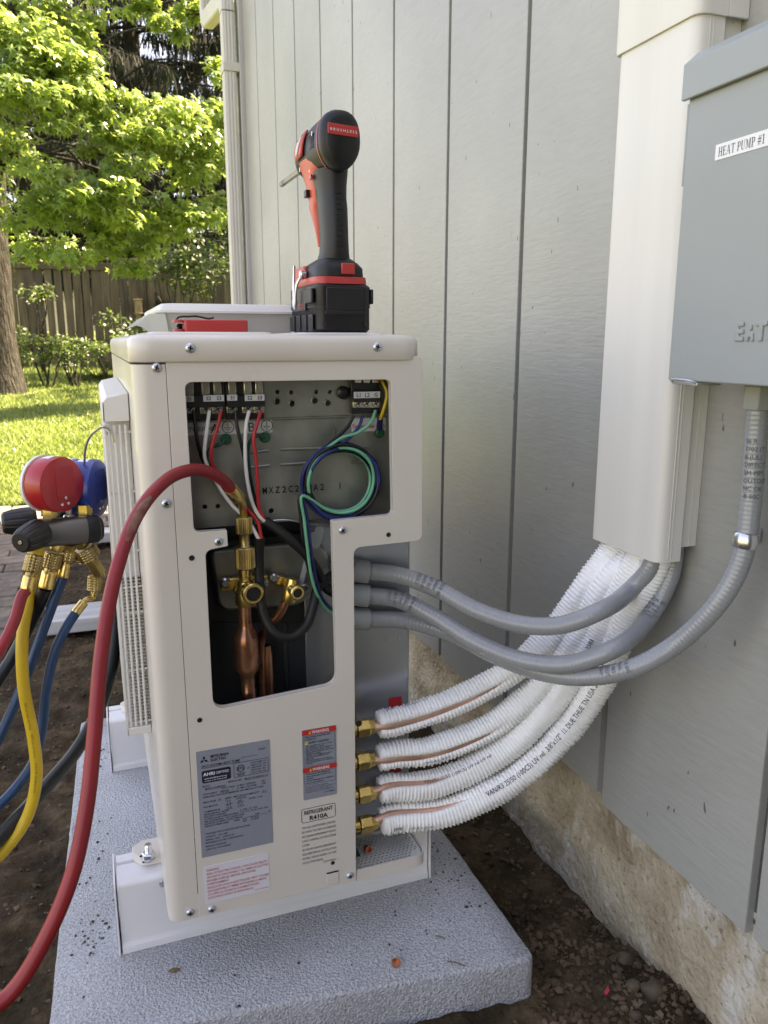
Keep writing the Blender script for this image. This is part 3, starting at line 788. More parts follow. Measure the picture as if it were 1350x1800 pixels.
shade_tree('broadleaf_tree', 5.0, 8.2, 5.2, 2.2, 2600, 'broad leafy tree nearest the house corner, right of the lawn', 73)
# ================================================================ pad and things fixed to the wall
def pad_mat():
    m = M('pad_concrete', (.50, .515, .54), .58, c2=(.39, .395, .405), vscale=4, ramp=(.28, .6), spec=.4)
    N, L, b = nodes(m); tc = N.new('ShaderNodeTexCoord')
    v = N.new('ShaderNodeTexNoise'); v.inputs['Scale'].default_value = 260; v.inputs['Detail'].default_value = 3; L.new(tc.outputs['Object'], v.inputs['Vector'])
    w = N.new('ShaderNodeTexVoronoi'); w.inputs['Scale'].default_value = 330; L.new(tc.outputs['Object'], w.inputs['Vector'])
    ad = N.new('ShaderNodeMath'); ad.operation = 'SUBTRACT'; L.new(v.outputs['Fac'], ad.inputs[0])
    ml = N.new('ShaderNodeMath'); ml.operation = 'MULTIPLY'; ml.inputs[1].default_value = .5; L.new(w.outputs['Distance'], ml.inputs[0]); L.new(ml.outputs[0], ad.inputs[1])
    bp = N.new('ShaderNodeBump'); bp.inputs['Strength'].default_value = .9; bp.inputs['Distance'].default_value = .0036; L.new(ad.outputs[0], bp.inputs['Height']); L.new(bp.outputs[0], b.inputs['Normal'])
    r = N.new('ShaderNodeValToRGB'); r.color_ramp.elements[0].position = .38; r.color_ramp.elements[1].position = .62
    r.color_ramp.elements[0].color = (.72, .72, .72, 1); r.color_ramp.elements[1].color = (1.08, 1.08, 1.08, 1); L.new(v.outputs['Fac'], r.inputs['Fac'])
    src = b.inputs['Base Color'].links[0].from_socket
    mx = N.new('ShaderNodeMix'); mx.data_type = 'RGBA'; mx.blend_type = 'MULTIPLY'; mx.inputs[0].default_value = 1; L.new(src, mx.inputs[6]); L.new(r.outputs[0], mx.inputs[7]); L.new(mx.outputs[2], b.inputs['Base Color'])
    return m
PADM = pad_mat()
pc = [(-.148, -.022), (.463, -.104), (.458, .83), (-.120, .822)]
out = rpoly(pc, .014, 5)
# dense outline so that the cast edges can wander a little
dense = []
for a, b_ in zip(out, out[1:] + out[:1]):
    n = max(1, int(math.dist(a, b_) / .012)); dense += [(a[0] + (b_[0] - a[0]) * k / n, a[1] + (b_[1] - a[1]) * k / n) for k in range(n)]
cx_, cy_ = .16, .36
def pring(z, ins):
    r_ = []
    for x, y in dense:
        w = .0012 * noise.noise((x * 18, y * 18, z * 30)) + .0008 * noise.noise((x * 90, y * 90, z * 90)); dx_, dy_ = x - cx_, y - cy_; l_ = math.hypot(dx_, dy_)
        k = 1 - (ins + w) / l_; r_.append((cx_ + dx_ * k, cy_ + dy_ * k, z + .0012 * noise.noise((x * 30, y * 30, 5))))
    return r_
pad = MB().rings([pring(-.16, .002), pring(-.07, .0), pring(-.04, .001), pring(-.006, .0005), pring(-.002, .0022), pring(0, .0055)], cap0=True, cap1=True).build('equipment_pad', PADM, angle=50)
tag(pad, 'rough light grey cast concrete pad under the heat pump', 'pad')
# crumbs of dirt dropped on the pad
DIRT = M('dirt_speck', (.085, .06, .04), .95, var=.3, vscale=60)
rr = random.Random(9); ico = bmesh.new(); bmesh.ops.create_icosphere(ico, subdivisions=1, radius=1); bv = [v.co.copy() for v in ico.verts]; bfc = [tuple(v.index for v in f.verts) for f in ico.faces]; ico.free()
V = []; Fc = []
for cx0, cy0, sx_, sy_, n in [(.41, .22, .035, .07, 85), (.36, .06, .06, .05, 30), (-.095, .145, .014, .025, 42), (-.09, .62, .02, .06, 45), (.1, -.01, .12, .02, 14), (.3, -.03, .1, .025, 14), (-.1, .3, .02, .1, 25), (.43, .12, .02, .08, 60)]:
    for _ in range(n):
        x, y = rr.gauss(cx0, sx_), rr.gauss(cy0, sy_); s = rr.uniform(.0006, .0024) * (1.5 if rr.random() < .08 else 1)
        if not (-.125 < x < .45 and -.07 < y < .8): continue
        o = len(V); V += [(x + v.x * s * rr.uniform(.6, 1.3), y + v.y * s * rr.uniform(.6, 1.3), .0006 + v.z * s * .6) for v in bv]; Fc += [tuple(i + o for i in f) for f in bfc]
tag(mesh('dirt_specks', V, Fc, DIRT), 'scattered dark dirt crumbs dropped on the concrete pad', 'dirt', kind='stuff')
MOSS = M('leaf_litter', (.22, .14, .07), .9, var=.3, vscale=90)
for (px, py, s, lab) in [(305, 1705, .007, 'small brown leaf scrap on the pad in front of the rail'), (225, 1612, .005, 'brown leaf scrap on the pad left of the rail')]:
    c = FZ(px, py, .003); o = blob('leaf_scrap', c, (s, s * .55, .0022), px, MOSS, None, 2, .6); tag(o, lab, 'leaf', 'leaf scraps on the pad')
TWIG = M('twig', (.16, .12, .08), .9)
for (x0_, y0_, x1_, y1_, lab) in [(786, 1690, 818, 1698, 'short dry twig lying on the pad beside the copper cap'), (765, 1645, 782, 1651, 'tiny dry twig lying on the pad above the copper cap')]:
    tag(MB().tube([FZ(x0_, y0_, .0015), FZ((x0_ + x1_) / 2, (y0_ + y1_) / 2 - 2, .003), FZ(x1_, y1_, .0015)], .0008, 6).build('twig', TWIG), lab, 'twig', 'twigs on the pad')
COPPER = M('copper', (.80, .40, .25), .3, .95, c2=(.55, .22, .12), vscale=30, rvar=.12)
c = FZ(695, 1697, 0.0)
tag(MB().lathe((c.x, c.y, .001), (0.1, -.25, 1), [(0, .0050), (.004, .0062), (.0056, .0062), (.0056, .0048), (.002, .0046)], 24, caps=True).build('copper_cap', COPPER), 'small shiny copper cap lying on the front of the pad', 'pipe cap')
tag(mesh('plastic_scrap', [(p.x, p.y, soil_h(p.x, p.y) + .011) for p in (FZ(1060, 1762, GZ), FZ(1067, 1757, GZ), FZ(1070, 1763, GZ), FZ(1065, 1766, GZ))] +
         [(p.x, p.y, soil_h(p.x, p.y) + .014) for p in (FZ(1060, 1762, GZ), FZ(1067, 1757, GZ), FZ(1070, 1763, GZ), FZ(1065, 1766, GZ))], [(0, 1, 2, 3), (4, 5, 6, 7), (0, 1, 5, 4), (1, 2, 6, 5), (2, 3, 7, 6), (3, 0, 4, 7)], M('red_scrap', (.5, .03, .04), .5)), 'tiny red plastic scrap on the soil near the pebbles', 'scrap')

# ---------------------------------------------------------------- line-set cover
PVC = M('cover_pvc', (.73, .71, .665), .36, var=.035, vscale=1.6, vstretch=(14, 14, .7), bump=(5, .06, .003, (12, 12, .5)), rvar=.06)
PVC2 = M('cover_pvc_back', (.72, .70, .65), .42, var=.02, vscale=3)
cov = thing('line_set_cover', (.63, -.05, .54), 'tall ivory plastic line-set cover fixed vertically to the siding', 'duct cover')
CX, CN, CF = .597, -.119, .021
def cover_ring(z, grow=0.0, tn=0.0, tf=0.0):
    p = rpoly([(.632, CN - grow), (CX - grow, CN - grow), (CX - grow, CF + grow), (.632, CF + grow)], [0, .016, .010, 0], 6)
    return [(x, y, z + (tn if y < (CN + CF) / 2 else tf)) for x, y in p]
def hollow(rings_o, rings_i):
    mb = MB(); n = len(rings_o[0])
    mb.rings(rings_o, False, False, closed=False); mb.rings([r[::-1] for r in rings_i], False, False, closed=False)
    for ro, ri in ((rings_o[0], rings_i[0]), (rings_o[-1], rings_i[-1])):
        mb.add(list(ro) + list(ri), [(i, i + 1, n + i + 1, n + i) for i in range(n - 1)])
    return mb
ztop = 2.2
hollow([cover_ring(.540), cover_ring(ztop)], [cover_ring(.540, -.0022), cover_ring(ztop, -.0022)]).build('cover_shell', PVC, cov, angle=50)
# fine moulded lines down the near side of shell and base
for xx in (.612, .6165): MB().box((xx, CN - .0006, .545), (xx + .0009, CN + .0004, ztop)).build('moulded_line', PVC2, cov)
b_ = MB(); b_.box((.622, CN + .006, .556), (WX - .0006, CN + .0085, ztop)); b_.box((.622, CF - .0085, .556), (WX - .0006, CF - .006, ztop)); b_.box((WX - .003, CN + .0086, .556), (WX - .0006, CF - .0086, ztop))
b_.build('back_channel', PVC2, cov)
for xx in (.637, .648): MB().box((xx, CN + .0052, .557), (xx + .001, CN + .0059, ztop)).build('moulded_line', PVC, cov)
c1 = [cover_ring(1.150, .0035, .0, .0), cover_ring(1.154, .0042), cover_ring(1.36, .0042)]; c2_ = [cover_ring(1.150, .0008), cover_ring(1.154, .0008), cover_ring(1.36, .0008)]
# the coupling's lower edge slopes up along its moulded rim
hollow([[(x + 0, y, z - 0.0) for x, y, z in r] for r in c1], c2_).build('coupling', PVC, cov, angle=50)
MB().box((.6325, CN - .0045, 1.150), (WX - .0006, CN - .001, 1.36)).build('coupling_side', PVC, cov, bevel=.0008)

# ---------------------------------------------------------------- disconnect box
BOXM = M('box_enamel', (.315, .343, .345), .42, var=.03, vscale=4, bump=(6, .02, .004))
BOXD = M('box_shadow_steel', (.22, .235, .24), .5, var=.05)
GALV = M('galvanised', (.60, .61, .60), .38, .85, var=.12, vscale=45, rvar=.12)
WHITE = M('label_white', (.82, .83, .85), .45)
BLACK = M('print_black', (.012, .012, .014), .5)
BX, BF, BN = .560, -.157, -.42
zb, zt = .766, 1.068
box = thing('disconnect_box', (.61, -.29, zb), 'grey steel electrical disconnect box on the wall marked HEAT PUMP', 'electrical box')
MB().box((BX + .006, BN, zb + .002), (WX - .0008, BF - .003, zt + .01)).build('enclosure', BOXM, box, bevel=.002)
MB().box((BX, BN + .002, zb), (BX + .0055, BF, zt - .012)).build('door', BOXM, box, bevel=.0018)
# rain cap folded over the top
MB().prism([(BX - .007, BF + .004, zt - .018), (BX - .007, BF + .004, zt + .016), (BX + .01, BF + .004, zt + .03), (WX - .0008, BF + .004, zt + .034), (WX - .0008, BF + .004, zt + .028), (BX + .012, BF + .004, zt + .024), (BX - .002, BF + .004, zt + .012), (BX - .002, BF + .004, zt - .018)], (0, BN - BF - .008, 0)).build('rain_cap', BOXM, box, bevel=.0012)
MB().box((BX + .001, BF + .0004, zt - .10), (BX + .012, BF + .0032, zt - .02)).build('hinge_flange', BOXM, box, bevel=.0006)
MB().box((BX - .002, -.205, zb - .004), (BX + .03, -.167, zb - .0005)).build('latch_tab', GALV, box, bevel=.0006)
mbx = MB(); mbx.tube(Path([(BX - .002, -.168, zb - .001), (BX - .006, -.17, zb + .001), (BX - .006, -.2, zb + .001), (BX - .002, -.203, zb - .001)], .002), .0014, 8); mbx.build('latch_loop', GALV, box)
# paper strip
def serif(letter):
    """roman capitals from thick and thin strokes on a unit-high grid: rectangles (x0,y0,x1,y1) or slanted quads"""
    T, t, s = .15, .055, .07
    def foot(x): return [(x - s, 0, x + T + s, .05), (x - s, .95, x + T + s, 1)]
    q = {'H': [(.08, 0, .08 + T, 1), (.62, 0, .62 + T, 1), (.1, .47, .75, .47 + t)] + [(.0, 0, .31, .05), (.0, .95, .31, 1), (.54, 0, .85, .05), (.54, .95, .85, 1)],
         'E': [(.08, 0, .08 + T, 1), (0, .945, .62, 1), (0, 0, .66, .055), (.1, .49, .5, .545), (.585, .78, .635, 1), (.62, 0, .67, .24), (.46, .40, .505, .63)],
         'T': [(.33, 0, .33 + T, 1), (.0, .94, .81, 1), (.0, .74, .05, 1), (.76, .74, .81, 1), (.22, 0, .59, .05)],
         'P': [(.08, 0, .08 + T, 1), (0, 0, .32, .05), (0, .945, .42, 1), (.2, .44, .42, .495), 'bowl'],
         'U': [(.09, .25, .09 + T, 1), (.66, .25, .66 + t, 1), (0, .95, .33, 1), (.56, .95, .82, 1), 'cup'],
         'M': [(.1, 0, .1 + t, 1), (.78, 0, .78 + T, 1), (0, 0, .26, .05), (0, .95, .2, 1), (.69, 0, 1.02, .05), (.86, .95, 1.02, 1), ((.08, 1), (.25, 1), (.55, .06), (.47, .06)), ((.78, 1), (.84, 1), (.53, .06), (.47, .06))],
         'A': [((.36, 1), (.42, 1), (.12, 0), (.07, 0)), ((.34, 1), (.47, 1), (.78, 0), (.62, 0)), (.2, .33, .6, .385), (0, 0, .24, .05), (.54, 0, .86, .05)],
         '#': [((.3, 1), (.38, 1), (.22, 0), (.14, 0)), ((.6, 1), (.68, 1), (.52, 0), (.44, 0)), (.05, .6, .78, .68), (.02, .3, .74, .38)],
         '1': [(.2, 0, .2 + T, 1), (.06, 0, .5, .05), ((.0, .84), (.22, .94), (.22, 1), (.0, .9))]}[letter]
    out = []
    for r_ in q:
        if r_ == 'bowl':
            for k in range(8):
                a0, a1 = R(90 - 180 * k / 8), R(90 - 180 * (k + 1) / 8)
                out.append([(.40 + .27 * math.cos(a0), .72 + .28 * math.sin(a0)), (.40 + .27 * math.cos(a1), .72 + .28 * math.sin(a1)), (.40 + .13 * math.cos(a1), .72 + .225 * math.sin(a1)), (.40 + .13 * math.cos(a0), .72 + .225 * math.sin(a0))])
        elif r_ == 'cup':
            for k in range(8):
                a0, a1 = R(180 + 180 * k / 8), R(180 + 180 * (k + 1) / 8)
                out.append([(.405 + .315 * math.cos(a0), .28 + .29 * math.sin(a0)), (.405 + .315 * math.cos(a1), .28 + .29 * math.sin(a1)), (.44 + .245 * math.cos(a1), .28 + .235 * math.sin(a1)), (.44 + .245 * math.cos(a0), .28 + .235 * math.sin(a0))])
        elif isinstance(r_[0], tuple): out.append(list(r_))
        else: x0, y0, x1, y1 = r_; out.append([(x0, y0), (x1, y0), (x1, y1), (x0, y1)])
    return out
u0 = FX(1257, 275, BX - .0006); u1 = FX(1350, 248, BX - .0006)
lo_, hi_ = FX(1257, 283, BX).z, FX(1257, 256, BX).z
MB().box((BX - .0007, -.36, lo_), (BX - .0001, u0.y, hi_)).build('paper_label', WHITE, box)
hgt = (hi_ - lo_) * .58
pr = Print((BX - .0007, u0.y - .0045, lo_ + (hi_ - lo_) * .2), (0, -1, 0), (0, 0, 1)); x = 0; adv = {'H': .93, 'E': .76, 'A': .9, 'T': .88, 'P': .74, 'U': .92, 'M': 1.12, '#': .84, '1': .6, ' ': .34}
for ch in 'HEAT PUMP #1':
    if ch != ' ':
        for poly in serif(ch): pr.poly([(x + a * hgt * .70, b * hgt) for a, b in poly], 0)
    x += adv[ch] * hgt * .70 + hgt * .045
pr.build('label_lettering', [BLACK], box)
# embossed maker's letters
def emboss(name, polys, origin, h, parent):
    for poly in polys:
        MB().prism([(BX + .0005, origin[0] - a * h, origin[1] + b * h) for a, b in poly], (-.0024, 0, 0)).build(name, BOXM, parent, bevel=.0009, bseg=2)
o_ = FX(1292, 600, BX); eh = FX(1292, 566, BX).z - o_.z
emboss('embossed_letter', [[(0, 0), (.62, 0), (.58, .24), (.3, .24), (.28, .38), (.6, .38), (.57, .62), (.25, .62), (.24, .76), (.58, .76), (.56, 1), (.0, 1)]], (o_.y, o_.z), eh, box)
emboss('embossed_letter', [[(.95, .55), (1.12, .55), (1.12, .85), (.95, .85)], [(.78, 0), (.95, 0), (.97, .2), (1.1, .2), (1.12, 0), (1.3, 0), (1.24, .42), (.82, .42)]], (o_.y, o_.z), eh, box)
emboss('embossed_letter', [[(1.36, .76), (1.36, 1), (2.1, 1), (2.1, .76), (1.86, .76), (1.86, 0), (1.6, 0), (1.6, .76)]], (o_.y, o_.z), eh, box)
emboss('embossed_letter', [rpoly([(2.16, 0), (2.9, 0), (2.9, 1), (2.16, 1)], .3, 5)], (o_.y, o_.z), eh, box)
emboss('embossed_letter', [[(2.98, 0), (2.98, 1), (3.2, 1), (3.5, .45), (3.5, 1), (3.74, 1), (3.74, 0), (3.52, 0), (3.22, .55), (3.22, 0)]], (o_.y, o_.z), eh, box)

# ---------------------------------------------------------------- flexible conduits
COND = M('conduit_pvc', (.30, .315, .33), .24, var=.05, vscale=10, coat=.3, bump=(90, .05, .001))
CPRINT = M('conduit_print', (.10, .105, .11), .6)
FITP = M('fitting_plastic', (.34, .365, .375), .35)
STEEL = M('zinc_steel', (.72, .74, .77), .24, .95, var=.08, vscale=60)
CR = .0114
def conduit(pts, lab, texts, fit=True):
    p = Path(pts, .0016, ref=(0, -1, .35))
    root = thing('flexible_conduit', pts[0], lab, 'conduit', 'grey flexible conduits between unit and wall')
    MB().tube(p, CR, 22, rf=lambda s, th: CR + .00028 * math.sin(2 * math.pi * s / .0052) + .0001 * math.sin(th * 3 + s * 40)).build('conduit', COND, root, angle=60)
    for d0, th, lines in texts:
        mb = MB()
        for k, t in enumerate(lines):
            text_on_tube(mb, p, CR + .0006, t, d0 + k * .0082, p.face(d0) + th - len(t) * .0026 / CR, .0068, sx=.85, across=True)
        mb.build('printing', CPRINT, root, smooth=False, fixn=False)
    if fit:
        a = Vector(p.p[0]); t = Vector(p.t[0])
        MB().lathe(a - t * .03, t, [(0, .0150), (.034, .0150), (.0365, .0146), (.0365, .0128), (.030, .0125)], 20).build('connector', FITP, root, angle=30)
    return root, p
LT = ['LIQUID-TIGHT', 'FLEX CONDUIT', 'SUNLIGHT RES', 'DIRECT BURIAL', 'OUTDOOR 80C']
def pts_(lst): return [FY(a, b, c) if k == 'Y' else FX(a, b, c) for a, b, c, k in lst]
pA = pts_([(640, 1005, .062, 'Y'), (700, 1011, .050, 'Y'), (765, 1034, .025, 'Y'), (840, 1074, -.015, 'Y'), (915, 1097, -.052, 'Y'), (985, 1099, -.085, 'Y'), (1055, 1074, -.107, 'Y'), (1110, 1035, .598, 'X'), (1146, 990, .615, 'X')])
e = pA[-1]; pA += [Vector((.625, e.y + .012, .60)), Vector((.630, e.y + .016, .66))]
cA, PA = conduit(pA, 'uppermost grey flexible conduit curving from unit into the wall cover', [(.07, 0, LT)])
pB = pts_([(640, 1047, .062, 'Y'), (700, 1054, .050, 'Y'), (765, 1085, .022, 'Y'), (835, 1128, -.02, 'Y'), (915, 1160, -.06, 'Y'), (1000, 1167, -.10, 'Y'), (1080, 1140, -.132, 'Y'), (1142, 1084, .615, 'X'), (1178, 1015, .640, 'X'), (1187, 960, .644, 'X')]); pB.append(Vector((.644, pB[-1].y + .002, .64)))
cB, PB = conduit(pB, 'middle grey flexible conduit rising behind the wall cover edge', [(.03, 0, LT), (.43, 0, LT)])
pC = pts_([(640, 1088, .066, 'Y'), (715, 1091, .056, 'Y'), (790, 1113, .030, 'Y'), (865, 1150, -.012, 'Y'), (945, 1180, -.06, 'Y'), (1025, 1190, -.11, 'Y'), (1110, 1175, .540, 'X'), (1190, 1131, .58, 'X'), (1262, 1060, .605, 'X'), (1303, 985, .622, 'X'), (1319, 890, .630, 'X')])
e = pC[-1]; pC += [Vector((.632, e.y + .004, .70)), Vector((.632, e.y + .006, .748))]
cC, PC = conduit(pC, 'lowest grey flexible conduit sweeping up to the disconnect box', [(PC_ , .25, L_) for PC_, L_ in ()])
mb = MB()
for k, t in enumerate(['-B 80C', 'NC OIL', 'OUTDOOR', '5M MM', 'DIRECT', 'B-(UL)', '7702 (T', '56 R']):
    text_on_tube(mb, PC, CR + .0006, t, PC.L - .108 + k * .0086, PC.face(PC.L - .08) - .9, .0072, sx=.95, across=True)
mb.build('printing', CPRINT, cC, smooth=False, fixn=False); mb = MB()
for k, t in enumerate(LT): text_on_tube(mb, PC, CR + .0006, t, .335 + k * .0082, PC.face(.35) - .6 - len(t) * .0022 / CR, .0062, sx=.85, across=True)
mb.build('printing', CPRINT, cC, smooth=False, fixn=False)
e = Vector(PC.p[-1])
MB().lathe((e.x, e.y, zb - .030), (0, 0, 1), [(0, .0162), (.003, .0170), (.0245, .0170), (.027, .0150), (.0305, .0150)], 6).build('hex_connector', FITP, cC, angle=25, bevel=.0012)
# pipe strap holding it to the siding
sp_ = FX(1310, 950, .627); st = thing('conduit_strap', (WX, sp_.y, sp_.z), 'shiny zinc pipe strap holding the conduit to the siding', 'pipe strap')
k = int(np.argmin(np.linalg.norm(PC.p - np.array(sp_), axis=1))); c0, t0, n0_, b0_ = PC.p[k], PC.t[k], PC.n[k], PC.b[k]
wl = np.array([1., 0, 0]); wl -= t0 * (wl @ t0); wl /= np.linalg.norm(wl); sd = np.cross(t0, wl)
arc = [(math.sin(R(a)), -math.cos(R(a))) for a in range(-100, 101, 10)]
rings = []
for w_, rad in ((-.0085, .0128), (-.0070, .0140), (0, .0146), (.0070, .0140), (.0085, .0128)):
    rings.append([tuple(c0 + t0 * w_ + sd * rad * a + wl * rad * b) for a, b in arc])
bm_ = MB(); bm_.rings(rings, False, False, closed=False); inner = [[tuple(np.array(c0) + (np.array(q) - c0) * .93) for q in r_] for r_ in rings]; bm_.rings(inner, False, False, closed=False)
bm_.build('strap_band', STEEL, st, angle=60)
ear = MB(); ec = c0 - sd * .0265 * -1
for sg in (1,):
    ec = np.array(c0) - sd * sg * -.0  # the ear lies on the far side of the conduit
    ec = np.array(c0) + np.array([0, 1, 0]) * .030; ec[0] = WX - .0022
    ear.lathe(tuple(ec), (1, 0, 0), [(-.0016, .0108), (0, .0115), (.0010, .0115)], 20)
    ear.obox((WX - .0022, ec[1] - .009, ec[2]), (.0009, 0, 0), (0, .010, 0), (0, 0, .0082))
ear.build('strap_ear', STEEL, st, angle=40)
MB().lathe((WX - .0036, ec[1] + .002, ec[2]), (-1, 0, 0), [(0, .0048), (.0018, .0044), (.003, .002)], 14).build('strap_screw', STEEL, st)

# ---------------------------------------------------------------- insulated refrigerant lines
INSU = M('insulation_foam', (.93, .925, .91), .5, var=.04, vscale=20, bump=(60, .1, .001), spec=.4)
IPRINT = M('insulation_print', (.012, .012, .015), .6)
BRASS = M('brass', (.80, .56, .20), .28, .95, var=.15, vscale=40, rvar=.1)
COPT = M('copper_dull', (.68, .40, .30), .45, .6, var=.2, vscale=25)
IR = .0166
NUTX = .284
def line(nut_px, pts, r, lab, slit, texts, wob):
    # nut axis runs along X from the valve behind the panel
    n0 = FY(nut_px[0], nut_px[1], .035)
    p = Path([n0 + Vector((.012, 0, 0)), n0 + Vector((.03, 0, .0005))] + pts, .00095, ref=(0, -1, .25))
    root = thing('insulated_line', n0, lab, 'pipe', 'white insulated refrigerant lines')
    pitch = .0052; fa = p.face(p.L * .5)
    def rf(s, th):
        ph = 2 * math.pi * s / pitch + .5 * noise.noise((s * 30 + wob, math.cos(th) * 1.6, math.sin(th) * 1.6))
        q = math.sin(ph); band = math.sin(th * 9 + wob)
        flat = .35 if math.cos(th - fa) > .84 else 1.0           # the printed strip is pressed flatter
        rough = 1.0 + .45 * noise.noise((s * 25, math.cos(th) * 2.5 + wob, math.sin(th) * 2.5))
        rib = .00120 * (q if q > -.5 else -.5) * (1 + .35 * band) * flat * rough
        stitch = .0011 * math.sin(ph * .5 + (1 if band > 0 else -1) * math.pi / 2) * max(0, math.sin(th * 4.5 + wob)) * flat
        g = 0
        dth = (th - slit[0] + math.pi) % (2 * math.pi) - math.pi
        op = max(0, 1 - s / slit[1])                       # the slit closes away from the nut
        if op > 0: g = -.0105 * math.exp(-(dth / (.30 * (.35 + .65 * op))) ** 2) * min(1, op * 2.4)
        en = -.004 * math.exp(-s / .0022)
        lump = .0020 * noise.noise((s * 30 + wob, math.cos(th) * 1.5, math.sin(th) * 1.5))
        return r + rib + stitch + g + en + lump
    MB().tube(p, r, 44, rf=rf).build('insulation', INSU, root, angle=75)
    # the copper tube seen along the open slit
    q = []
    n_ = 18
    for k in range(n_):
        s = slit[1] * .97 * k / (n_ - 1); op = 1 - s / slit[1]
        q.append(p.at(s, slit[0], r * (.44 + .05 * op)) if k else n0 + Vector((.004, 0, 0)))
    MB().tube(Path([n0 + Vector((-.004, 0, 0))] + [Vector(w) for w in q[1:]], .004), .0062, 14).build('copper_tube', COPT, root)
    nut = MB(); nut.lathe(n0 - Vector((.030, 0, 0)), (1, 0, 0), [(0, .0085), (.010, .0085)], 16); nut.build('valve_stub', BRASS, root)
    nn = MB(); nn.lathe(n0 - Vector((.0195, 0, 0)), (1, 0, 0), [(0, .0112), (.0015, .0127), (.0165, .0127), (.019, .0108), (.026, .0098), (.0262, .0066)], 6)
    nn.build('flare_nut', BRASS, root, angle=25, bevel=.0010)
    for s_, d0, th, size, sx_ in texts:
        mb = MB(); text_on_tube(mb, p, r + .0015, s_, d0, p.face(d0 + .05) + th, size, sx=sx_); mb.build('printing', IPRINT, root, smooth=False, fixn=False)
    return root, p
def end_up(v, x, y, z): return [v, Vector((x, y, z)), Vector((x, y, .75))]
l1 = pts_([(745, 1254, .036, 'Y'), (845, 1212, .032, 'Y'), (925, 1160, .025, 'Y'), (985, 1095, .02, 'Y'), (1030, 1030, .005, 'Y')]) + [Vector((.6215, -.002, .530)), Vector((.6265, -.003, .58)), Vector((.624, .0, .70))]
line((650, 1277), l1, .0182, 'topmost white insulated line with bare copper showing in its slit', (.15, .21), [('JMF', .012, -.95, .0072, 1.3), ('25/50 INSUL UV', .035, -.95, .0052, 1.2)], .3)
l2 = pts_([(760, 1318, .030, 'Y'), (865, 1275, .024, 'Y'), (950, 1205, .014, 'Y'), (1020, 1110, .0, 'Y'), (1065, 1030, -.022, 'Y')]) + [Vector((.630, -.030, .530)), Vector((.637, -.030, .58)), Vector((.632, -.033, .70))]
line((650, 1335), l2, .0182, 'second white insulated line from the top, copper glimpsed near its nut', (.25, .20), [('VAN/R3 25/50', .06, 1.0, .0055, 1.1)], 1.3)
l3 = pts_([(770, 1376, .028, 'Y'), (880, 1322, .018, 'Y'), (968, 1240, .0, 'Y'), (1035, 1140, -.012, 'Y'), (1082, 1050, -.035, 'Y')]) + [Vector((.6225, -.055, .530)), Vector((.628, -.058, .58)), Vector((.621, -.055, .70))]
line((652, 1393), l3, .0188, 'third white insulated line, printed along its side', (-.6, .12), [('VAN/R3 25/50 (100C5) UV rel UV rel', .06, -.1, .0062, 1.15), ('PTUBE-X-3383', .345, .05, .0085, 1.1)], 2.1)
l4 = pts_([(780, 1428, .020, 'Y'), (895, 1375, .004, 'Y'), (990, 1290, -.012, 'Y'), (1056, 1195, -.032, 'Y'), (1100, 1095, -.052, 'Y')]) + [Vector((.627, -.082, .530)), Vector((.632, -.088, .58)), Vector((.626, -.085, .70))]
line((655, 1446), l4, .0194, 'lowest white insulated line, longest printing along its side', (-.85, .15), [('JMF', .012, .95, .0075, 1.5), ('25/50 INSUL', .04, .95, .005, 1.2), ('VAN/R3 25/50 (100C5) UV rel  3/8"x1/2"  I.I. DUE THUE TN USA 2020 02 15', .155, .12, .0105, .80)], 3.3)
# ================================================================ the outdoor unit
IVORY = M('casing_enamel', (.71, .655, .595), .30, var=.03, vscale=6, coat=.12, bump=(9, .03, .003), rvar=.07)
GALP = M('galvanised_sheet', (.40, .40, .36), .40, .8, c2=(.29, .295, .27), vscale=22, rvar=.1, bump=(30, .03, .001))
DARKS = M('inner_steel_shaded', (.030, .033, .035), .5, .35, var=.15, vscale=10)  # steel with the shade inside the unit painted into its colour
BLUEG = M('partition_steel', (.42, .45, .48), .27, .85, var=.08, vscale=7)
CAVB = M('cavity_steel_shaded', (.085, .095, .10), .45, .5, var=.1, vscale=9)  # darkened partition steel, compartment shade is part of the base colour
SCREWM = M('screw_steel', (.60, .63, .69), .30, .75, var=.1, vscale=90)
HOLE = M('hole_dark', (.012, .012, .012), .9)
WHITEP = M('white_plastic', (.80, .80, .79), .4, var=.02)
ZINC = STEEL
unit = thing('heat_pump', (.165, .42, .105), 'ivory heat pump outdoor unit with service opening showing wiring and valves', 'heat pump')
def xz(px, py, Y=0.0): v = FY(px, py, Y); return (v.x, v.z)
UT, UB = .784, .105
# ---- lid
def lid_ring(z, ins):
    p = rpoly([(-.002 + ins, -.003 + ins), (.331 - ins, -.003 + ins), (.331 - ins, .843 - ins), (-.002 + ins, .843 - ins)], max(.026 - ins * .5, .004), 8)
    return [(x, y, z) for x, y in p]
MB().rings([lid_ring(.7862, .0012), lid_ring(.7875, 0), lid_ring(.8050, 0), lid_ring(.8098, .0011), lid_ring(.8132, .0038), lid_ring(.8150, .0082), lid_ring(.8158, .02), lid_ring(.8162, .026)]).build('lid', IVORY, unit, angle=50)
for x0, x1, y0, y1 in ((.02, .16, .030, .30), (.19, .305, .045, .5)):
    MB().rings([[(x, y, z) for x, y in rpoly([(x0 + i, y0 + i), (x1 - i, y0 + i), (x1 - i, y1 - i), (x0 + i, y1 - i)], .012, 4)] for z, i in ((.8150, 0), (.8178, .002), (.8184, .006))]).build('lid_emboss', IVORY, unit, angle=50)
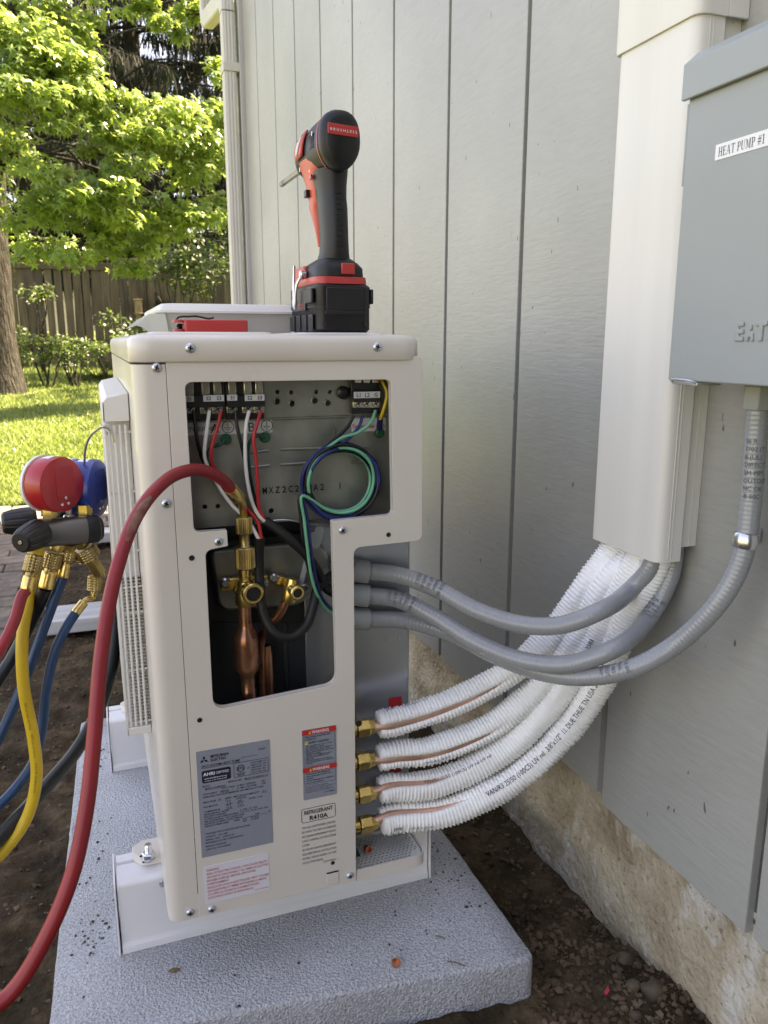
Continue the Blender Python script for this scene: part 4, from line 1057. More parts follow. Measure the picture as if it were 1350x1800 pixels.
# ---- front panel wrapping the left corner
seamT, seamB = xz(291, 632)[0], xz(351, 1612)[0]
prof = rpoly([(.036, .0), (.0, .0), (.0, .84)], [0, .022, 0], 8)
def strip(z): 
    k = (UT - z) / (UT - UB)
    p = [(x if i else seamT + (seamB - seamT) * k - .0007, y) for i, (x, y) in enumerate(prof)]
    return [(x, y, z) for x, y in p] + [(x + (.0014 if y > .012 else 0), y + (.0014 if y <= .012 or x > .01 else 0), z) for x, y in p[::-1]]
MB().rings([strip(UB), strip(UB + .004), strip(.45), strip(UT - .003), strip(UT)]).build('front_panel', IVORY, unit, angle=40)
# ---- service panel with its opening
def P(*l): return [xz(*q) for q in l]
right_lo = xz(625, 1300)[0]
outer = rpoly(P((291, 632), (742, 626), (742, 950), (622, 963), (626, 1548), (351, 1612)), [.002, .004, .010, .010, .003, .003], 6)
hole = rpoly(P((325, 672), (687, 667), (691, 905), (584, 916), (592, 1203), (375, 1249), (361, 968), (401, 960), (399, 932), (341, 936)),
             [.008, .008, .007, .0015, .016, .016, .009, .0015, .0015, .008], 7)
sp = plate('service_panel', outer, [hole], 0.0, .0016, IVORY, unit, .0006)
# folded edges behind the panel: round the bump and at the opening
bump_r = xz(742, 800)[0]
mb = MB(); pr = rpoly([(bump_r - .012, .0008), (bump_r + .0012, .0008), (bump_r + .0012, .14)], [0, .007, 0], 6)
zlo = xz(742, 950)[1]
mb.rings([[(x, y, z) for x, y in pr] + [(x - .0014, y + .0016, z) for x, y in pr[::-1]] for z in (zlo + .006, UT - .002)]).build('panel_side', IVORY, unit, angle=40)
mb = MB(); mb.box((right_lo, .0018, zlo + .0005), (bump_r - .004, .060, zlo + .0018)).build('bump_underside', IVORY, unit)
mb = MB(); mb.box((right_lo - .0015, .0018, UB + .004), (right_lo - .0002, .014, zlo)).build('panel_return', IVORY, unit)
# rim turned inwards round the opening
mb = MB(); n = len(hole); inner_h = [(x, .0017, z) for x, z in hole]; back_h = [(x, .009, z) for x, z in hole]
mb.rings([inner_h, back_h], False, False).build('opening_rim', IVORY, unit, angle=30, fixn=False)
# ---- screws
def screw(px, py, r=.0052, Y=-.0002, parent=unit):
    c = FY(px, py, Y); o = MB()
    o.mat(0).lathe((c.x, Y, c.z), (0, -1, 0), [(0, r), (.0008, r), (.0020, r * .82), (.0028, r * .5), (.0030, r * .1)], 20)
    q = random.Random(px).uniform(0, 1.5)
    for a in (0, math.pi / 2):
        d = Vector((math.cos(q + a), 0, math.sin(q + a))); e = Vector((-d.z, 0, d.x))
        o.mat(1).obox((c.x, Y - .0027, c.z), d * r * .52, (0, .0006, 0), e * r * .13)
    return o.build('screw', [SCREWM, HOLE], parent, angle=40)
for px, py in ((334, 612), (663, 610)): screw(px, py, .0054, -.0032)
for px, py in ((275, 646), (292, 885), (334, 1604)): screw(px, py, .0052, -.0003)
for px, py in ((384, 952), (602, 932), (372, 1598), (615, 1539)): screw(px, py, .0050)
for px, py, r in ((337, 981, .0022), (683, 940, .0020), (351, 1266, .0021), (631, 1272, .0028), (585, 1517, .0018)):
    c = FY(px, py, -.0004)
    MB().lathe((c.x, -.0004, c.z), (0, -1, 0), [(0, r * 1.5), (.0003, r * 1.35), (.0004, r), (.0001, r * .8)], 16).build('screw_hole', HOLE, unit)
# pressed tab low on the panel
c0 = FY(574, 1535, 0); c1 = FY(595, 1549, 0)
mb = MB(); mb.box((c0.x, -.0011, c0.z - .001), (c1.x, -.0003, c0.z + .0008)); mb.build('tab_slot', HOLE, unit)
tabp = rpoly([(c0.x, c0.z - .0012), (c1.x, c0.z - .0012), (c1.x, c1.z - .001), (c0.x, c1.z - .001)], [0, 0, .003, .003], 4)
MB().prism([(x, -.0004, z) for x, z in tabp], (0, -.0009, 0)).build('pressed_tab', IVORY, unit, bevel=.0004)

# ---- casing behind: back body, partitions
MB().box((.004, .16, .108), (.338, .84, .7858)).build('casing_body', IVORY, unit, bevel=.003)
TPY = .046
tpo = P((300, 640, TPY), (722, 640, TPY), (722, 900, TPY), (600, 905, TPY), (560, 921, TPY), (330, 921, TPY)) if 0 else None
zt_, zb_ = FY(400, 640, TPY).z, FY(500, 917, TPY).z
xl_, xr_ = FY(300, 800, TPY).x, FY(697, 800, TPY).x
# electrical box: back sheet, upper ledge, side
holes = []
for px, py, r in ((488, 689, .0025), (512, 690, .0025), (556, 689, .0025), (580, 689, .0025), (487, 705, .0035), (513, 709, .0035), (553, 704, .0035), (576, 708, .0035)):
    c = FY(px, py, TPY - .004); holes.append((c.x, c.z, r))
zsplit = FY(500, 733, TPY).z
up = plate('terminal_plate', [(xl_, zsplit), (xr_, zsplit), (xr_, zt_), (xl_, zt_)], [[(x + r * math.cos(a), z + r * math.sin(a)) for a in [2 * math.pi * k / 14 for k in range(14)]] for x, z, r in holes], TPY - .004, .0012, GALP, unit, .0003)
for x, z, r in holes[4:]:
    MB().lathe((x, TPY - .0042, z), (0, -1, 0), [(0, r * 1.35), (.0012, r * 1.2), (.0014, r * 1.0), (0.0, r * .95)], 16, caps=False).build('extruded_hole', GALP, unit)
MB().box((xl_, TPY - .0034, zsplit - .0028), (xr_, TPY + .003, zsplit - .0002)).build('plate_step', GALP, unit, bevel=.0008)
h2 = []
for px, py, r in ((360, 891, .0028), (383, 890, .0028), (477, 898, .0032)):
    c = FY(px, py, TPY); h2.append([(c.x + r * math.cos(a), c.z + r * math.sin(a)) for a in [2 * math.pi * k / 12 for k in range(12)]])
lowp = plate('box_back', [(xl_, zb_), (xr_, zb_), (xr_, zsplit - .003), (xl_, zsplit - .003)], h2, TPY, .0012, GALP, unit, .0003)
for x0_, x1_, py in ((440, 472, 796), (440, 474, 822), (493, 648, 790), (493, 555, 817), (617, 655, 813)):
    a, b_ = FY(x0_, py, TPY - .001), FY(x1_, py - 4, TPY - .001)
    MB().tube([(a.x, TPY - .0003, a.z), ((a.x + b_.x) / 2, TPY - .0005, (a.z + b_.z) / 2), (b_.x, TPY - .0003, b_.z)], .0018, 8).build('stiffening_rib', GALP, unit)
MB().box((xr_ - .0012, .004, zb_), (xr_, TPY - .0045, zt_)).build('box_side', GALP, unit)
MB().box((xl_, .006, zb_ - .0014), (xr_, TPY + .003, zb_ - .0002)).build('box_floor', GALP, unit) if 0 else None
lip = MB(); a, b_ = FY(470, 916, .03), FY(584, 925, .03)
MB().tube([FY(440, 921, .04), FY(500, 914, .036), FY(545, 921, .034), FY(592, 925, .034)], .0011, 8).build('sheet_edge', GALV, unit)
for k in range(2):
    c = FY(588 + k * 8, 763, TPY - .0006); MB().box((c.x - .0009, TPY - .0016, c.z - .006), (c.x + .0009, TPY - .0003, c.z + .006)).build('lance', GALP, unit)
MB().box((xr_ + .0006, .0025, zt_ - .14), (xr_ + .0014, TPY, zt_)).build('box_flange', GALP, unit)
# stamped type number
pr = Print((FY(461, 868, TPY).x, TPY - .0008, FY(461, 868, TPY).z), (1, 0, 0), (0, 0, 1)); x = 0
hh = (FY(461, 856, TPY).z - FY(461, 869, TPY).z)
for i, ch in enumerate('MXZ2C20NA2  1'):
    if ch != ' ': pr.text(ch, x, 0, hh * 1.25, hh * (.62 if ch != '1' else .3), .012, m=0)
    x += hh * .88
pr.build('stamped_number', [BLACK], unit)
# valve compartment
zf = FY(480, 1260, .10).z
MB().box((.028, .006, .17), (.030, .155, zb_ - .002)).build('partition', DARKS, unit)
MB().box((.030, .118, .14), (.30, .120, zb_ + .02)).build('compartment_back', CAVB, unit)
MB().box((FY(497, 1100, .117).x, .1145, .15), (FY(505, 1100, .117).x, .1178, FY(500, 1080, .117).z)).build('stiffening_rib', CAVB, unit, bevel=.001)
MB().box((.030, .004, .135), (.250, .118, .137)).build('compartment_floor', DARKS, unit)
VY = .072
vp = rpoly(P((368, 968, VY), (572, 950, VY), (588, 1030, VY), (520, 1066, VY), (385, 1076, VY)), [.012, .03, .02, .03, .02], 6)
MB().prism([(x, VY, z) for x, z in vp], (0, .012, 0)).build('valve_bracket', GALP, unit, bevel=.004)
vp2 = rpoly(P((362, 955, VY + .012), (600, 930, VY + .012), (600, 1095, VY + .012), (362, 1095, VY + .012)), [.01] * 4, 4)
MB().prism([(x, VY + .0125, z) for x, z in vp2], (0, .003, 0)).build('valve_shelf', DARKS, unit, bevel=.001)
# recessed piping panel on the right, with the slots and the red tags
RY = .078
rx0, rx1 = .20, FY(717, 1200, RY).x
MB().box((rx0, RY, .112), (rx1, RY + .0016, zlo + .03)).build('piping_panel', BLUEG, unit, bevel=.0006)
MB().box((rx1 + .002, RY + .004, .112), (rx1 + .0032, .16, zlo + .03)).build('casing_edge', IVORY, unit)
for px, py in ((681, 1122), (701, 1122)):
    c = FY(px, py, RY); MB().box((c.x - .0005, RY - .0008, c.z - .007), (c.x + .0005, RY - .0002, c.z + .007)).build('lance', GALV, unit)
RTAG = M('tag_red', (.62, .02, .025), .5)
for py0, py1 in ((1228, 1252), (1338, 1366)):
    a, b_ = FY(684, py0, RY - .001), FY(706, py1, RY - .001); MB().box((a.x, RY - .0010, b_.z), (b_.x, RY - .0002, a.z)).build('red_tag', RTAG, unit)
    pr = Print((a.x + .002, RY - .0011, b_.z + .004), (1, 0, 0), (0, 0, 1)); pr.text('A' if py0 < 1300 else 'B', 0.001, 0, .008, None, .02); pr.build('tag_letter', [WHITE], unit)
# ---- base tray with the perforated ledge
tp = rpoly([(.244, .002), (FY(738, 1490, .03).x, .002), (FY(738, 1490, .03).x, .075), (.244, .075)], [0, .02, .0, 0], 8)
zT = FY(680, 1520, .004).z
lo = MB(); lo.rings([[(x, y, z) for x, y in tp] for z in (UB - .006, zT + .0035)], True, False)
ins = [(x + (-.002 if x > .27 else 0), y + (.002 if y < .01 else 0)) for x, y in tp]
ins = rpoly([(.244, .004), (FY(738, 1490, .03).x - .002, .004), (FY(738, 1490, .03).x - .002, .073), (.244, .073)], [0, .018, 0, 0], 8)
lo.rings([[(x, y, zT + .0035) for x, y in tp], [(x, y, zT + .0035) for x, y in ins], [(x, y, zT - .003) for x, y in ins]], False, False)
lo.build('base_tray', IVORY, unit, angle=40)
perf = []; xr2 = FY(738, 1490, .03).x
for j in range(12):
    for i in range(24):
        x = .252 + i * .0060 + (j % 2) * .0030; y = .0115 + j * .0052
        if x < xr2 - .008 and y < .07 and not (x > xr2 - .018 and y < .020): perf.append((x, y))
# the perforated sheet, drawn flat and turned level
cu_out = rpoly([(.246, .006), (xr2 - .004, .006), (xr2 - .004, .071), (.246, .071)], [0, .016, 0, 0], 6)
LEDGE = M('ledge_zinc', (.66, .66, .64), .35, .3, var=.06, vscale=40)
pf = plate('perforated_ledge', cu_out, [[(x + .0020 * math.cos(a), y + .0016 * math.sin(a)) for a in [2 * math.pi * k / 8 for k in range(8)]] for x, y in perf], 0, .001, LEDGE, unit, .0001)
for v in pf.data.vertices: x, y, z = v.co; v.co = (x, z, zT - .0002 + (.0005 - y))
bmx = bmesh.new(); bmx.from_mesh(pf.data); bmesh.ops.recalc_face_normals(bmx, faces=bmx.faces); bmx.to_mesh(pf.data); bmx.free()
# base pan below the panels, standing on the rails
MB().box((.010, .085, UB + .0003), (.325, .80, UB + .032)).build('base_pan', IVORY, unit, bevel=.002)
c = FY(651, 1489, .02)
tag(MB().lathe((c.x, c.y + .02, zT + .0056), (.35, -1, .25), [(0, .0050), (.0065, .0055), (.0075, .0054), (.0075, .0040), (.002, .0036)], 16).build('copper_cap', COPPER), 'small copper cap lying on the perforated ledge of the unit', 'pipe cap')

# ---- feet bolted to the rails
RAILM = M('rail_plastic', (.79, .79, .80), .38, var=.02, vscale=4)
for fy in (.145, .62):
    mb = MB(); fp = rpoly([(.012, fy - .022), (-.024, fy - .022), (-.036, fy - .004), (-.036, fy + .010), (-.022, fy + .022), (.012, fy + .022)], [0, .012, .012, .01, .012, 0], 5)
    mb.rings([[(x, y, z) for x, y in fp] for z in (UB + .0004, UB + .010, UB + .0125)], True, True); f_ = mb.build('foot', IVORY, unit, angle=40, bevel=.001)
    if fy < .3:
        c = FZ(262, 1508, UB + .013)
        MB().lathe((c.x, c.y, UB + .0126), (0, 0, 1), [(0, .0098), (.0015, .0098), (.0016, .0085)], 20).build('washer', ZINC, f_)
        MB().lathe((c.x, c.y, UB + .0143), (0, 0, 1), [(0, .0082), (.001, .0092), (.0065, .0092), (.0075, .0080)], 6).build('nut', ZINC, f_, angle=25)
        MB().lathe((c.x, c.y, UB + .02), (0, 0, 1), [(k * .0009, .0047 + (.0005 if k % 2 else 0)) for k in range(15)] + [(.0142, .004)], 16).build('stud', ZINC, f_)
        for px, py in ((248, 1505), (253, 1515)):
            q = FZ(px, py, UB + .0127); MB().lathe((q.x, q.y, UB + .0122), (0, 0, 1), [(0, .0022), (.0006, .0022)], 12).build('foot_hole', HOLE, f_)
# ---- fan guard on the far left side
GY0, GZ0, GZ1 = .112, .292, .742
gz0 = FY(205, 1298, GY0).z; gz1 = FY(190, 697, GY0).z; gx = FY(182, 760, GY0).x
GRM = M('guard_plastic', (.70, .68, .64), .4, var=.02)
fg = MB(); fg.box((gx, GY0, gz0), (gx + .0035, GY0 + .006, gz1 - .006)).build('fan_guard', GRM, unit, bevel=.0012)
fgo = [o for o in unit.children if o.name.startswith('fan_guard')][0]
# near side of the guard: upright bars, hoops and the slatted orifice behind
MB().rings([[(x, y, z) for x, y, z in ((gx, GY0 + d, gz1 - .03), (gx + .0005, GY0 + d, gz1 - .008), (gx + .006, GY0 + d, gz1 - .001), (-.001, GY0 + d, gz1 + .004), (-.001, GY0 + d, gz1 - .03))] for d in (0.0, .45)]).build('guard_top', GRM, fgo, angle=40, bevel=.001)
for k in range(1, 5):
    x = gx + (0 - gx) * k / 5; MB().tube([(x, GY0 + .002, gz0 + .012), (x, GY0 + .002, (gz0 + gz1) / 2), (x, GY0 + .002, gz1 - .034)], .0016, 8).build('upright_bar', GRM, fgo)
for py in (762, 868, 973, 1037, 1083, 1185, 1278):
    z = FY(205, py, GY0).z; MB().tube([(gx + .001, GY0 + .0045, z), (gx * .5, GY0 + .0045, z + .0004), (-.0005, GY0 + .0045, z + .0006)], .0014, 8).build('hoop', GRM, fgo)
MB().box((gx + .004, GY0 + .03, gz1 - .24), (-.0008, GY0 + .42, gz1 - .033)).build('orifice_wall', GRM, fgo)
for k in range(44):
    z = gz0 + .012 + k * .0046
    MB().box((gx + .004, GY0 + .012, z), (-.0008, GY0 + .030, z + .0017)).build('slat', GRM, fgo)
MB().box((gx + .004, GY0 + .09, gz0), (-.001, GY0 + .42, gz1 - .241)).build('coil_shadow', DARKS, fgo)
for k, yy in enumerate((.17, .26, .36, .46)):
    MB().tube([(gx + .0015, yy, gz0 + .01), (gx + .001, yy, (gz0 + gz1) / 2), (gx + .0015, yy, gz1 - .02)], .0016, 6).build('upright_bar', GRM, fgo)
MB().rings([[(gx + .0005, GY0, gz0), (-.0006, GY0, gz0), (-.0006, GY0 + .45, gz0), (gx + .0005, GY0 + .45, gz0)], [(gx + .0005, GY0, gz0 + .011), (-.0006, GY0, gz0 + .011), (-.0006, GY0 + .45, gz0 + .011), (gx + .0005, GY0 + .45, gz0 + .011)]]).build('guard_bottom', GRM, fgo, bevel=.001)

# ---- terminal blocks
BAK = M('terminal_black', (.014, .014, .015), .35)
STRIP = M('strip_white', (.62, .63, .66), .5)
TINM = M('tinned_brass', (.62, .60, .50), .25, .9, var=.1, vscale=80)
def terminal(px0, px1, py0, py1, posts, strips, label, mids=()):
    Y = TPY - .0045; a, b_ = FY(px0, py0, Y - .018), FY(px1, py1, Y - .018)
    o = MB(); o.box((a.x, Y - .010, b_.z), (b_.x, Y, a.z)); o.box((a.x, Y - .018, b_.z + (a.z - b_.z) * .34), (b_.x, Y - .0102, b_.z + (a.z - b_.z) * .66))
    t = o.build('terminal_block', BAK, unit, bevel=.0008); t['label'] = label
    for px in posts[0]:
        for k, py in enumerate((posts[1], posts[2])):
            c = FY(px, py, Y - .0125)
            if k == 0: MB().box((c.x - .0045, Y - .0145, c.z - .009), (c.x + .0045, Y - .0105, c.z + .010)).build('terminal_clip', TINM, t, bevel=.0008)
            else:
                MB().box((c.x - .0062, Y - .0122, c.z - .0055), (c.x + .0062, Y - .0104, c.z + .0062)).build('clamp_plate', TINM, t, bevel=.0006)
                s_ = MB(); s_.mat(0).lathe((c.x, Y - .0123, c.z), (0, -1, 0), [(0, .0046), (.0018, .0046), (.0026, .0040)], 18)
                for an in (.5, .5 + math.pi / 2):
                    d = Vector((math.cos(an), 0, math.sin(an))); e_ = Vector((-d.z, 0, d.x)); s_.mat(1).obox((c.x, Y - .0150, c.z), d * .0032, (0, .0004, 0), e_ * .0006)
                s_.build('terminal_screw', [TINM, HOLE], t)
    for x0, x1, py, tx in strips:
        c0, c1 = FY(x0, py - 5, Y - .0185), FY(x1, py + 5, Y - .0185)
        st_ = MB().box((c0.x, Y - .0188, c1.z), (c1.x, Y - .0181, c0.z)).build('marking_strip', STRIP, t)
        pr = Print((c0.x, Y - .0189, c1.z), (1, 0, 0), (0, 0, 1)); n_ = len(tx)
        for k, s_ in enumerate(tx): pr.text(s_, (c1.x - c0.x) * (k + .5) / n_, (c0.z - c1.z) * .2, (c0.z - c1.z) * .85, None, .015, 'CENTER')
        pr.build('strip_lettering', [BLACK], st_)
    for px, py in mids:
        c = FY(px, py, Y - .0105); MB().lathe((c.x, Y - .0103, c.z), (0, -1, 0), [(0, .004), (.0012, .004), (.002, .003)], 14).build('mounting_screw', TINM, t)
    return t
terminal(322, 396, 672, 738, ((333, 361, 382), 683, 719), ((324, 341, 701, ['S1']), (357, 394, 700, ['S2', 'S3'])), 'black terminal block A, leftmost', ((349, 702),))
terminal(398, 467, 672, 737, ((408, 435, 455), 683, 718), ((399, 417, 699, ['S1']), (430, 465, 699, ['S2', 'S3'])), 'black terminal block B beside the leftmost', ((421, 701),))
terminal(621, 671, 666, 727, ((629, 644, 660), 660, 709), ((622, 668, 694, ['L1', 'L2', 'G']),), 'black mains terminal block at the right end')
c = FY(603, 690, TPY - .006); MB().lathe((c.x, TPY - .0048, c.z), (0, -1, 0), [(0, .008), (.004, .008), (.006, .005)], 18).build('plug_button', BAK, unit)
# paper strips with terminal letters and the earth marks
def ring2d(pr, x, y, r, t, m=0):
    n = 20; pr.mb.mat(m).add([pr.P(x + rr_ * math.cos(2 * math.pi * k / n), y + rr_ * math.sin(2 * math.pi * k / n), .0003) for rr_ in (r, r - t) for k in range(n)], [(k, (k + 1) % n, n + (k + 1) % n, n + k) for k in range(n)])
a, b_ = FY(324, 741, TPY - .0008), FY(479, 760, TPY - .0008); hh = a.z - b_.z
PAPER = M('paper_strip', (.60, .60, .58), .6)
ps = MB().box((a.x, TPY - .0009, b_.z), (b_.x, TPY - .0003, a.z)).build('wiring_label', PAPER, unit)
pr = Print((a.x, TPY - .0010, b_.z), (1, 0, 0), (0, 0, 1)); sc_ = (b_.x - a.x) / 155.
pr.text('A', 44 * sc_, hh * .12, hh * .95, None, .0); pr.text('B', 110 * sc_, hh * .12, hh * .95)
pr.text('T7WE38H01', 1 * sc_, hh * .3, hh * .4)
for cx2 in (75, 145):
    x, y, r = cx2 * sc_, hh * .5, hh * .44; ring2d(pr, x, y, r, r * .12)
    pr.rect(x - r * .06, y - r * .1, x + r * .06, y + r * .75)
    for k, w in enumerate((.6, .4, .2)): pr.rect(x - r * w, y - r * (.15 + .26 * k), x + r * w, y - r * (.05 + .26 * k))
pr.build('wiring_letters', [BLACK], ps)
a, b_ = FY(618, 736, TPY - .0008), FY(678, 757, TPY - .0008); hh = a.z - b_.z
ps = MB().box((a.x, TPY - .0009, b_.z), (b_.x, TPY - .0003, a.z)).build('supply_label', PAPER, unit)
RPR = M('print_red', (.55, .03, .03), .5)
pr = Print((a.x, TPY - .0010, b_.z), (1, 0, 0), (0, 0, 1)); pr.text('For the power supply', .001, hh * .25, hh * .5, b_.x - a.x - .002, .012); pr.build('supply_lettering', [RPR], ps)
GRN = M('earth_green', (.03, .16, .09), .35, .5)
for px, py in ((397, 772), (466, 769), (667, 761)):
    c = FY(px, py, TPY - .002)
    o = MB(); o.lathe((c.x, TPY - .0008, c.z), (0, -1, 0), [(0, .0066), (.0012, .0066), (.0014, .0052), (.004, .0050), (.0048, .0042)], 18); o.obox((c.x, TPY - .0057, c.z), (.0033, 0, .001), (0, .0003, 0), (-.0002, 0, .0007))
    o.build('earth_screw', GRN, unit)

# ---- valves and pipework
def knurl(i, h, r, th): return r * (1 + .035 * (1 if (math.sin(th * 16 + h * 900) > 0) ^ (math.sin(th * 16 - h * 900) > 0) else -1))
def knurled(base, ax, L, r, name, parent, seg=64, mat=None):
    n = 16; prf = [(0, r * .9)] + [(L * (.06 + .88 * k / n), r) for k in range(n + 1)] + [(L, r * .9)]
    return MB().lathe(base, ax, prf, seg, rf=lambda i, h, rr_, th: rr_ if i in (0, len(prf) - 1) else knurl(i, h, rr_, th)).build(name, mat or BRASS, parent, angle=15)
BRS2 = M('brass_dull', (.56, .42, .19), .36, .9, c2=(.36, .25, .10), vscale=35, rvar=.12)
valves = []
def YY(px, py, Y): v = FY(px, py, Y); return v
VX = .046
# large service valve
c = YY(432, 1033, VX)
v1 = MB().lathe((c.x, c.y, c.z - .0215), (0, 0, 1), [(0, .0125), (.002, .0138), (.018, .0138), (.022, .0118), (.031, .0105), (.032, .0085), (.046, .0085)], 20).build('gas_valve', BRASS, unit, angle=35, bevel=.0005)
MB().lathe((c.x + .002, c.y - .006, c.z), (.12, -1, -.02), [(-.006, .0105), (.010, .0105), (.012, .0112), (.0135, .0130), (.020, .0130), (.0215, .0118), (.0215, .0092), (.004, .0088)], 28).build('valve_port', BRASS, v1, angle=30)
MB().lathe((c.x + .002 + .0021, c.y - .0255, c.z - .0004), (.12, -1, -.02), [(0, .0090), (.0004, .0089)], 20).build('port_bore', HOLE, v1)
MB().box((YY(386, 1018, VX + .018).x, VX + .012, c.z - .006), (YY(470, 1018, VX + .018).x, VX + .021, c.z + .010)).build('valve_flange', BRASS, v1, bevel=.002)
for px in (396, 462):
    q = YY(px, 1024, VX + .012); MB().lathe((q.x, VX + .0118, q.z), (0, -1, 0), [(0, .0066), (.003, .0066), (.0048, .0045)], 18).build('flange_bolt', ZINC, v1)
# small liquid valve
c2 = YY(510, 1034, VX)
v2 = MB().lathe((c2.x - .0035, c2.y, c2.z - .017), (.25, 0, 1), [(0, .0088), (.002, .0098), (.014, .0098), (.02, .0088), (.030, .0078)], 18).build('liquid_valve', BRASS, unit, angle=35)
MB().lathe((c2.x + .002, c2.y - .004, c2.z), (.14, -1, -.02), [(-.004, .0078), (.010, .0078), (.0115, .0090), (.017, .0090), (.018, .0080), (.018, .0060), (.006, .0056)], 24).build('valve_port', BRASS, v2, angle=30)
MB().lathe((c2.x + .0045, c2.y - .0208, c2.z - .0003), (.14, -1, -.02), [(0, .0058), (.0004, .0057)], 18).build('port_bore', HOLE, v2)
a, b_ = YY(480, 1016, VX + .017), YY(536, 1034, VX + .017)
MB().obox(((a.x + b_.x) / 2, VX + .017, (a.z + b_.z) / 2), ((b_.x - a.x) / 2, 0, (b_.z - a.z) / 2), (0, .0045, 0), (.002, 0, .0062)).build('valve_flange', BRASS, v2, bevel=.002)
for px, py in ((482, 1015), (534, 1033)):
    q = YY(px, py, VX + .012); MB().lathe((q.x, VX + .012, q.z), (0, -1, 0), [(0, .0060), (.003, .0060), (.0048, .004)], 18).build('flange_bolt', ZINC, v2)
# copper: muffler below the gas valve and thinner tubes
CU2 = M('copper_brazed', (.60, .29, .17), .30, .85, c2=(.28, .11, .07), vscale=28, ramp=(.32, .62), rvar=.12)
t0 = YY(430, 1062, VX); m0 = YY(430, 1103, VX).z; m1 = YY(432, 1186, VX).z; e0 = YY(434, 1250, VX).z
MB().lathe((t0.x, VX, t0.z), (0, 0, -1), [(-.006, .0082), (0, .0082), (t0.z - m0 - .004, .0082), (t0.z - m0, .0090), (t0.z - m0 + .006, .0128), (t0.z - m0 + .012, .0150), (t0.z - m0 + .020, .0156), (t0.z - m1 - .014, .0156), (t0.z - m1 - .006, .0142), (t0.z - m1, .0098), (t0.z - m1 + .006, .0088), (t0.z - m1 + .020, .0086), (t0.z - m1 + .021, .0093), (t0.z - m1 + .036, .0093), (t0.z - m1 + .037, .0084), (t0.z - .140, .0084)], 28).build('muffler_pipe', CU2, v1, angle=50)
MB().tube([c2 + Vector((-.006, 0, -.016)), c2 + Vector((-.014, .004, -.034)), c2 + Vector((-.028, .014, -.052)), c2 + Vector((-.034, .022, -.072)), c2 + Vector((-.036, .026, -.12)), c2 + Vector((-.036, .026, -.18))], .0056, 14).build('liquid_pipe', CU2, v2)
q = YY(470, 1150, .075); MB().lathe((q.x, .075, q.z + .012), (0, 0, -1), [(0, .0048), (.012, .0066), (.03, .0068), (.045, .0072), (.047, .0066), (.1, .0066)], 16).build('suction_pipe', CU2, unit)
# clear inspection tag hung on the liquid valve
CLR = M('tag_film', (.55, .60, .60), .2, trans=.0, alpha=.45)
a, b_ = YY(551, 935, .050), YY(528, 1030, .050)
MB().obox(((a.x + b_.x) / 2, .050, (a.z + b_.z) / 2), ((a.x - b_.x) / 2, 0, (a.z - b_.z) / 2), (0, .0003, 0), (.0035, 0, .001)).build('film_tag', CLR, unit)
a = YY(556, 945, .049); tagp = rpoly([(a.x - .010, a.z - .016), (a.x + .004, a.z - .013), (a.x + .011, a.z + .012), (a.x + .0, a.z + .016)], .005, 4)
MB().prism([(x, .049, z) for x, z in tagp], (0, -.0005, 0)).build('film_tag', CLR, unit)
# ---------------------------------------------------------------- printed labels on the service panel
LBLG = M('label_silver', (.33, .36, .43), .38, .25, var=.03, vscale=10)
LBLB = M('label_blue_print', (.018, .022, .05), .5)
LW2 = M('label_lilac_white', (.72, .70, .76), .5)
LRED = M('label_red', (.60, .035, .03), .5)
LYEL = M('label_yellow', (.75, .60, .05), .5)
LPRD = M('label_red_text', (.62, .12, .12), .5)
PDARK = M('panel_print', (.045, .043, .042), .6)
def corner(px, py): v = FY(px, py, -.0004); return v
def quad_label(name, tl, tr, br, bl, mat, radius=.001):
    """sticker with its real corners on the panel"""
    p = [corner(*q) for q in (bl, br, tr, tl)]
    x0 = (p[0].x + p[3].x) / 2; x1 = (p[1].x + p[2].x) / 2; z0 = (p[0].z + p[1].z) / 2; z1 = (p[2].z + p[3].z) / 2
    o = MB().prism([(x, -.0006, z) for x, z in rpoly([(x0, z0), (x1, z0), (x1, z1), (x0, z1)], radius, 3)], (0, .0005, 0)).build(name, mat, unit)
    return o, Print((x0, -.0007, z0), (1, 0, 0), (0, 0, 1)), x1 - x0, z1 - z0
# rating plate
o, pr, w, h = quad_label('rating_plate', (342, 1323), (472, 1299), (482, 1481), (357, 1507), LBLG)
def T(s, x, y, size, wid=None, bold=.008, m=0, align='LEFT'): pr.text(s, x * w, (1 - y) * h, size * h, None if wid is None else wid * w, bold, align, m)
# three-diamond mark
def rhomb(cx, cy, s, ang):
    d = Vector((math.cos(ang), math.sin(ang))); e = Vector((-d.y, d.x)); c = Vector((cx, cy))
    a = c; b_ = c + d * s * .5 + e * s * .29; t = c + d * s; q = c + d * s * .5 - e * s * .29
    pr.poly([tuple(a), tuple(b_), tuple(t), tuple(q)][::-1], 0)
for an in (90, 210, 330): rhomb(.1 * w, (1 - .085) * h, .062 * w, R(an))
T('MITSUBISHI', .185, .075, .036, .24, .018); T('ELECTRIC', .185, .108, .036, .21, .018); T('<H>', .83, .085, .03, .11)
T('SPLIT-SYSTEM HEAT PUMP', .06, .155, .032, .52); pr.rect(.06 * w, (1 - .163) * h, .58 * w, (1 - .160) * h); pr.rect(.60 * w, (1 - .125) * h, .82 * w, (1 - .122) * h)
pr.poly(rpoly([(.06 * w, (1 - .30) * h), (.45 * w, (1 - .30) * h), (.45 * w, (1 - .185) * h), (.06 * w, (1 - .185) * h)], .003, 4), 0)
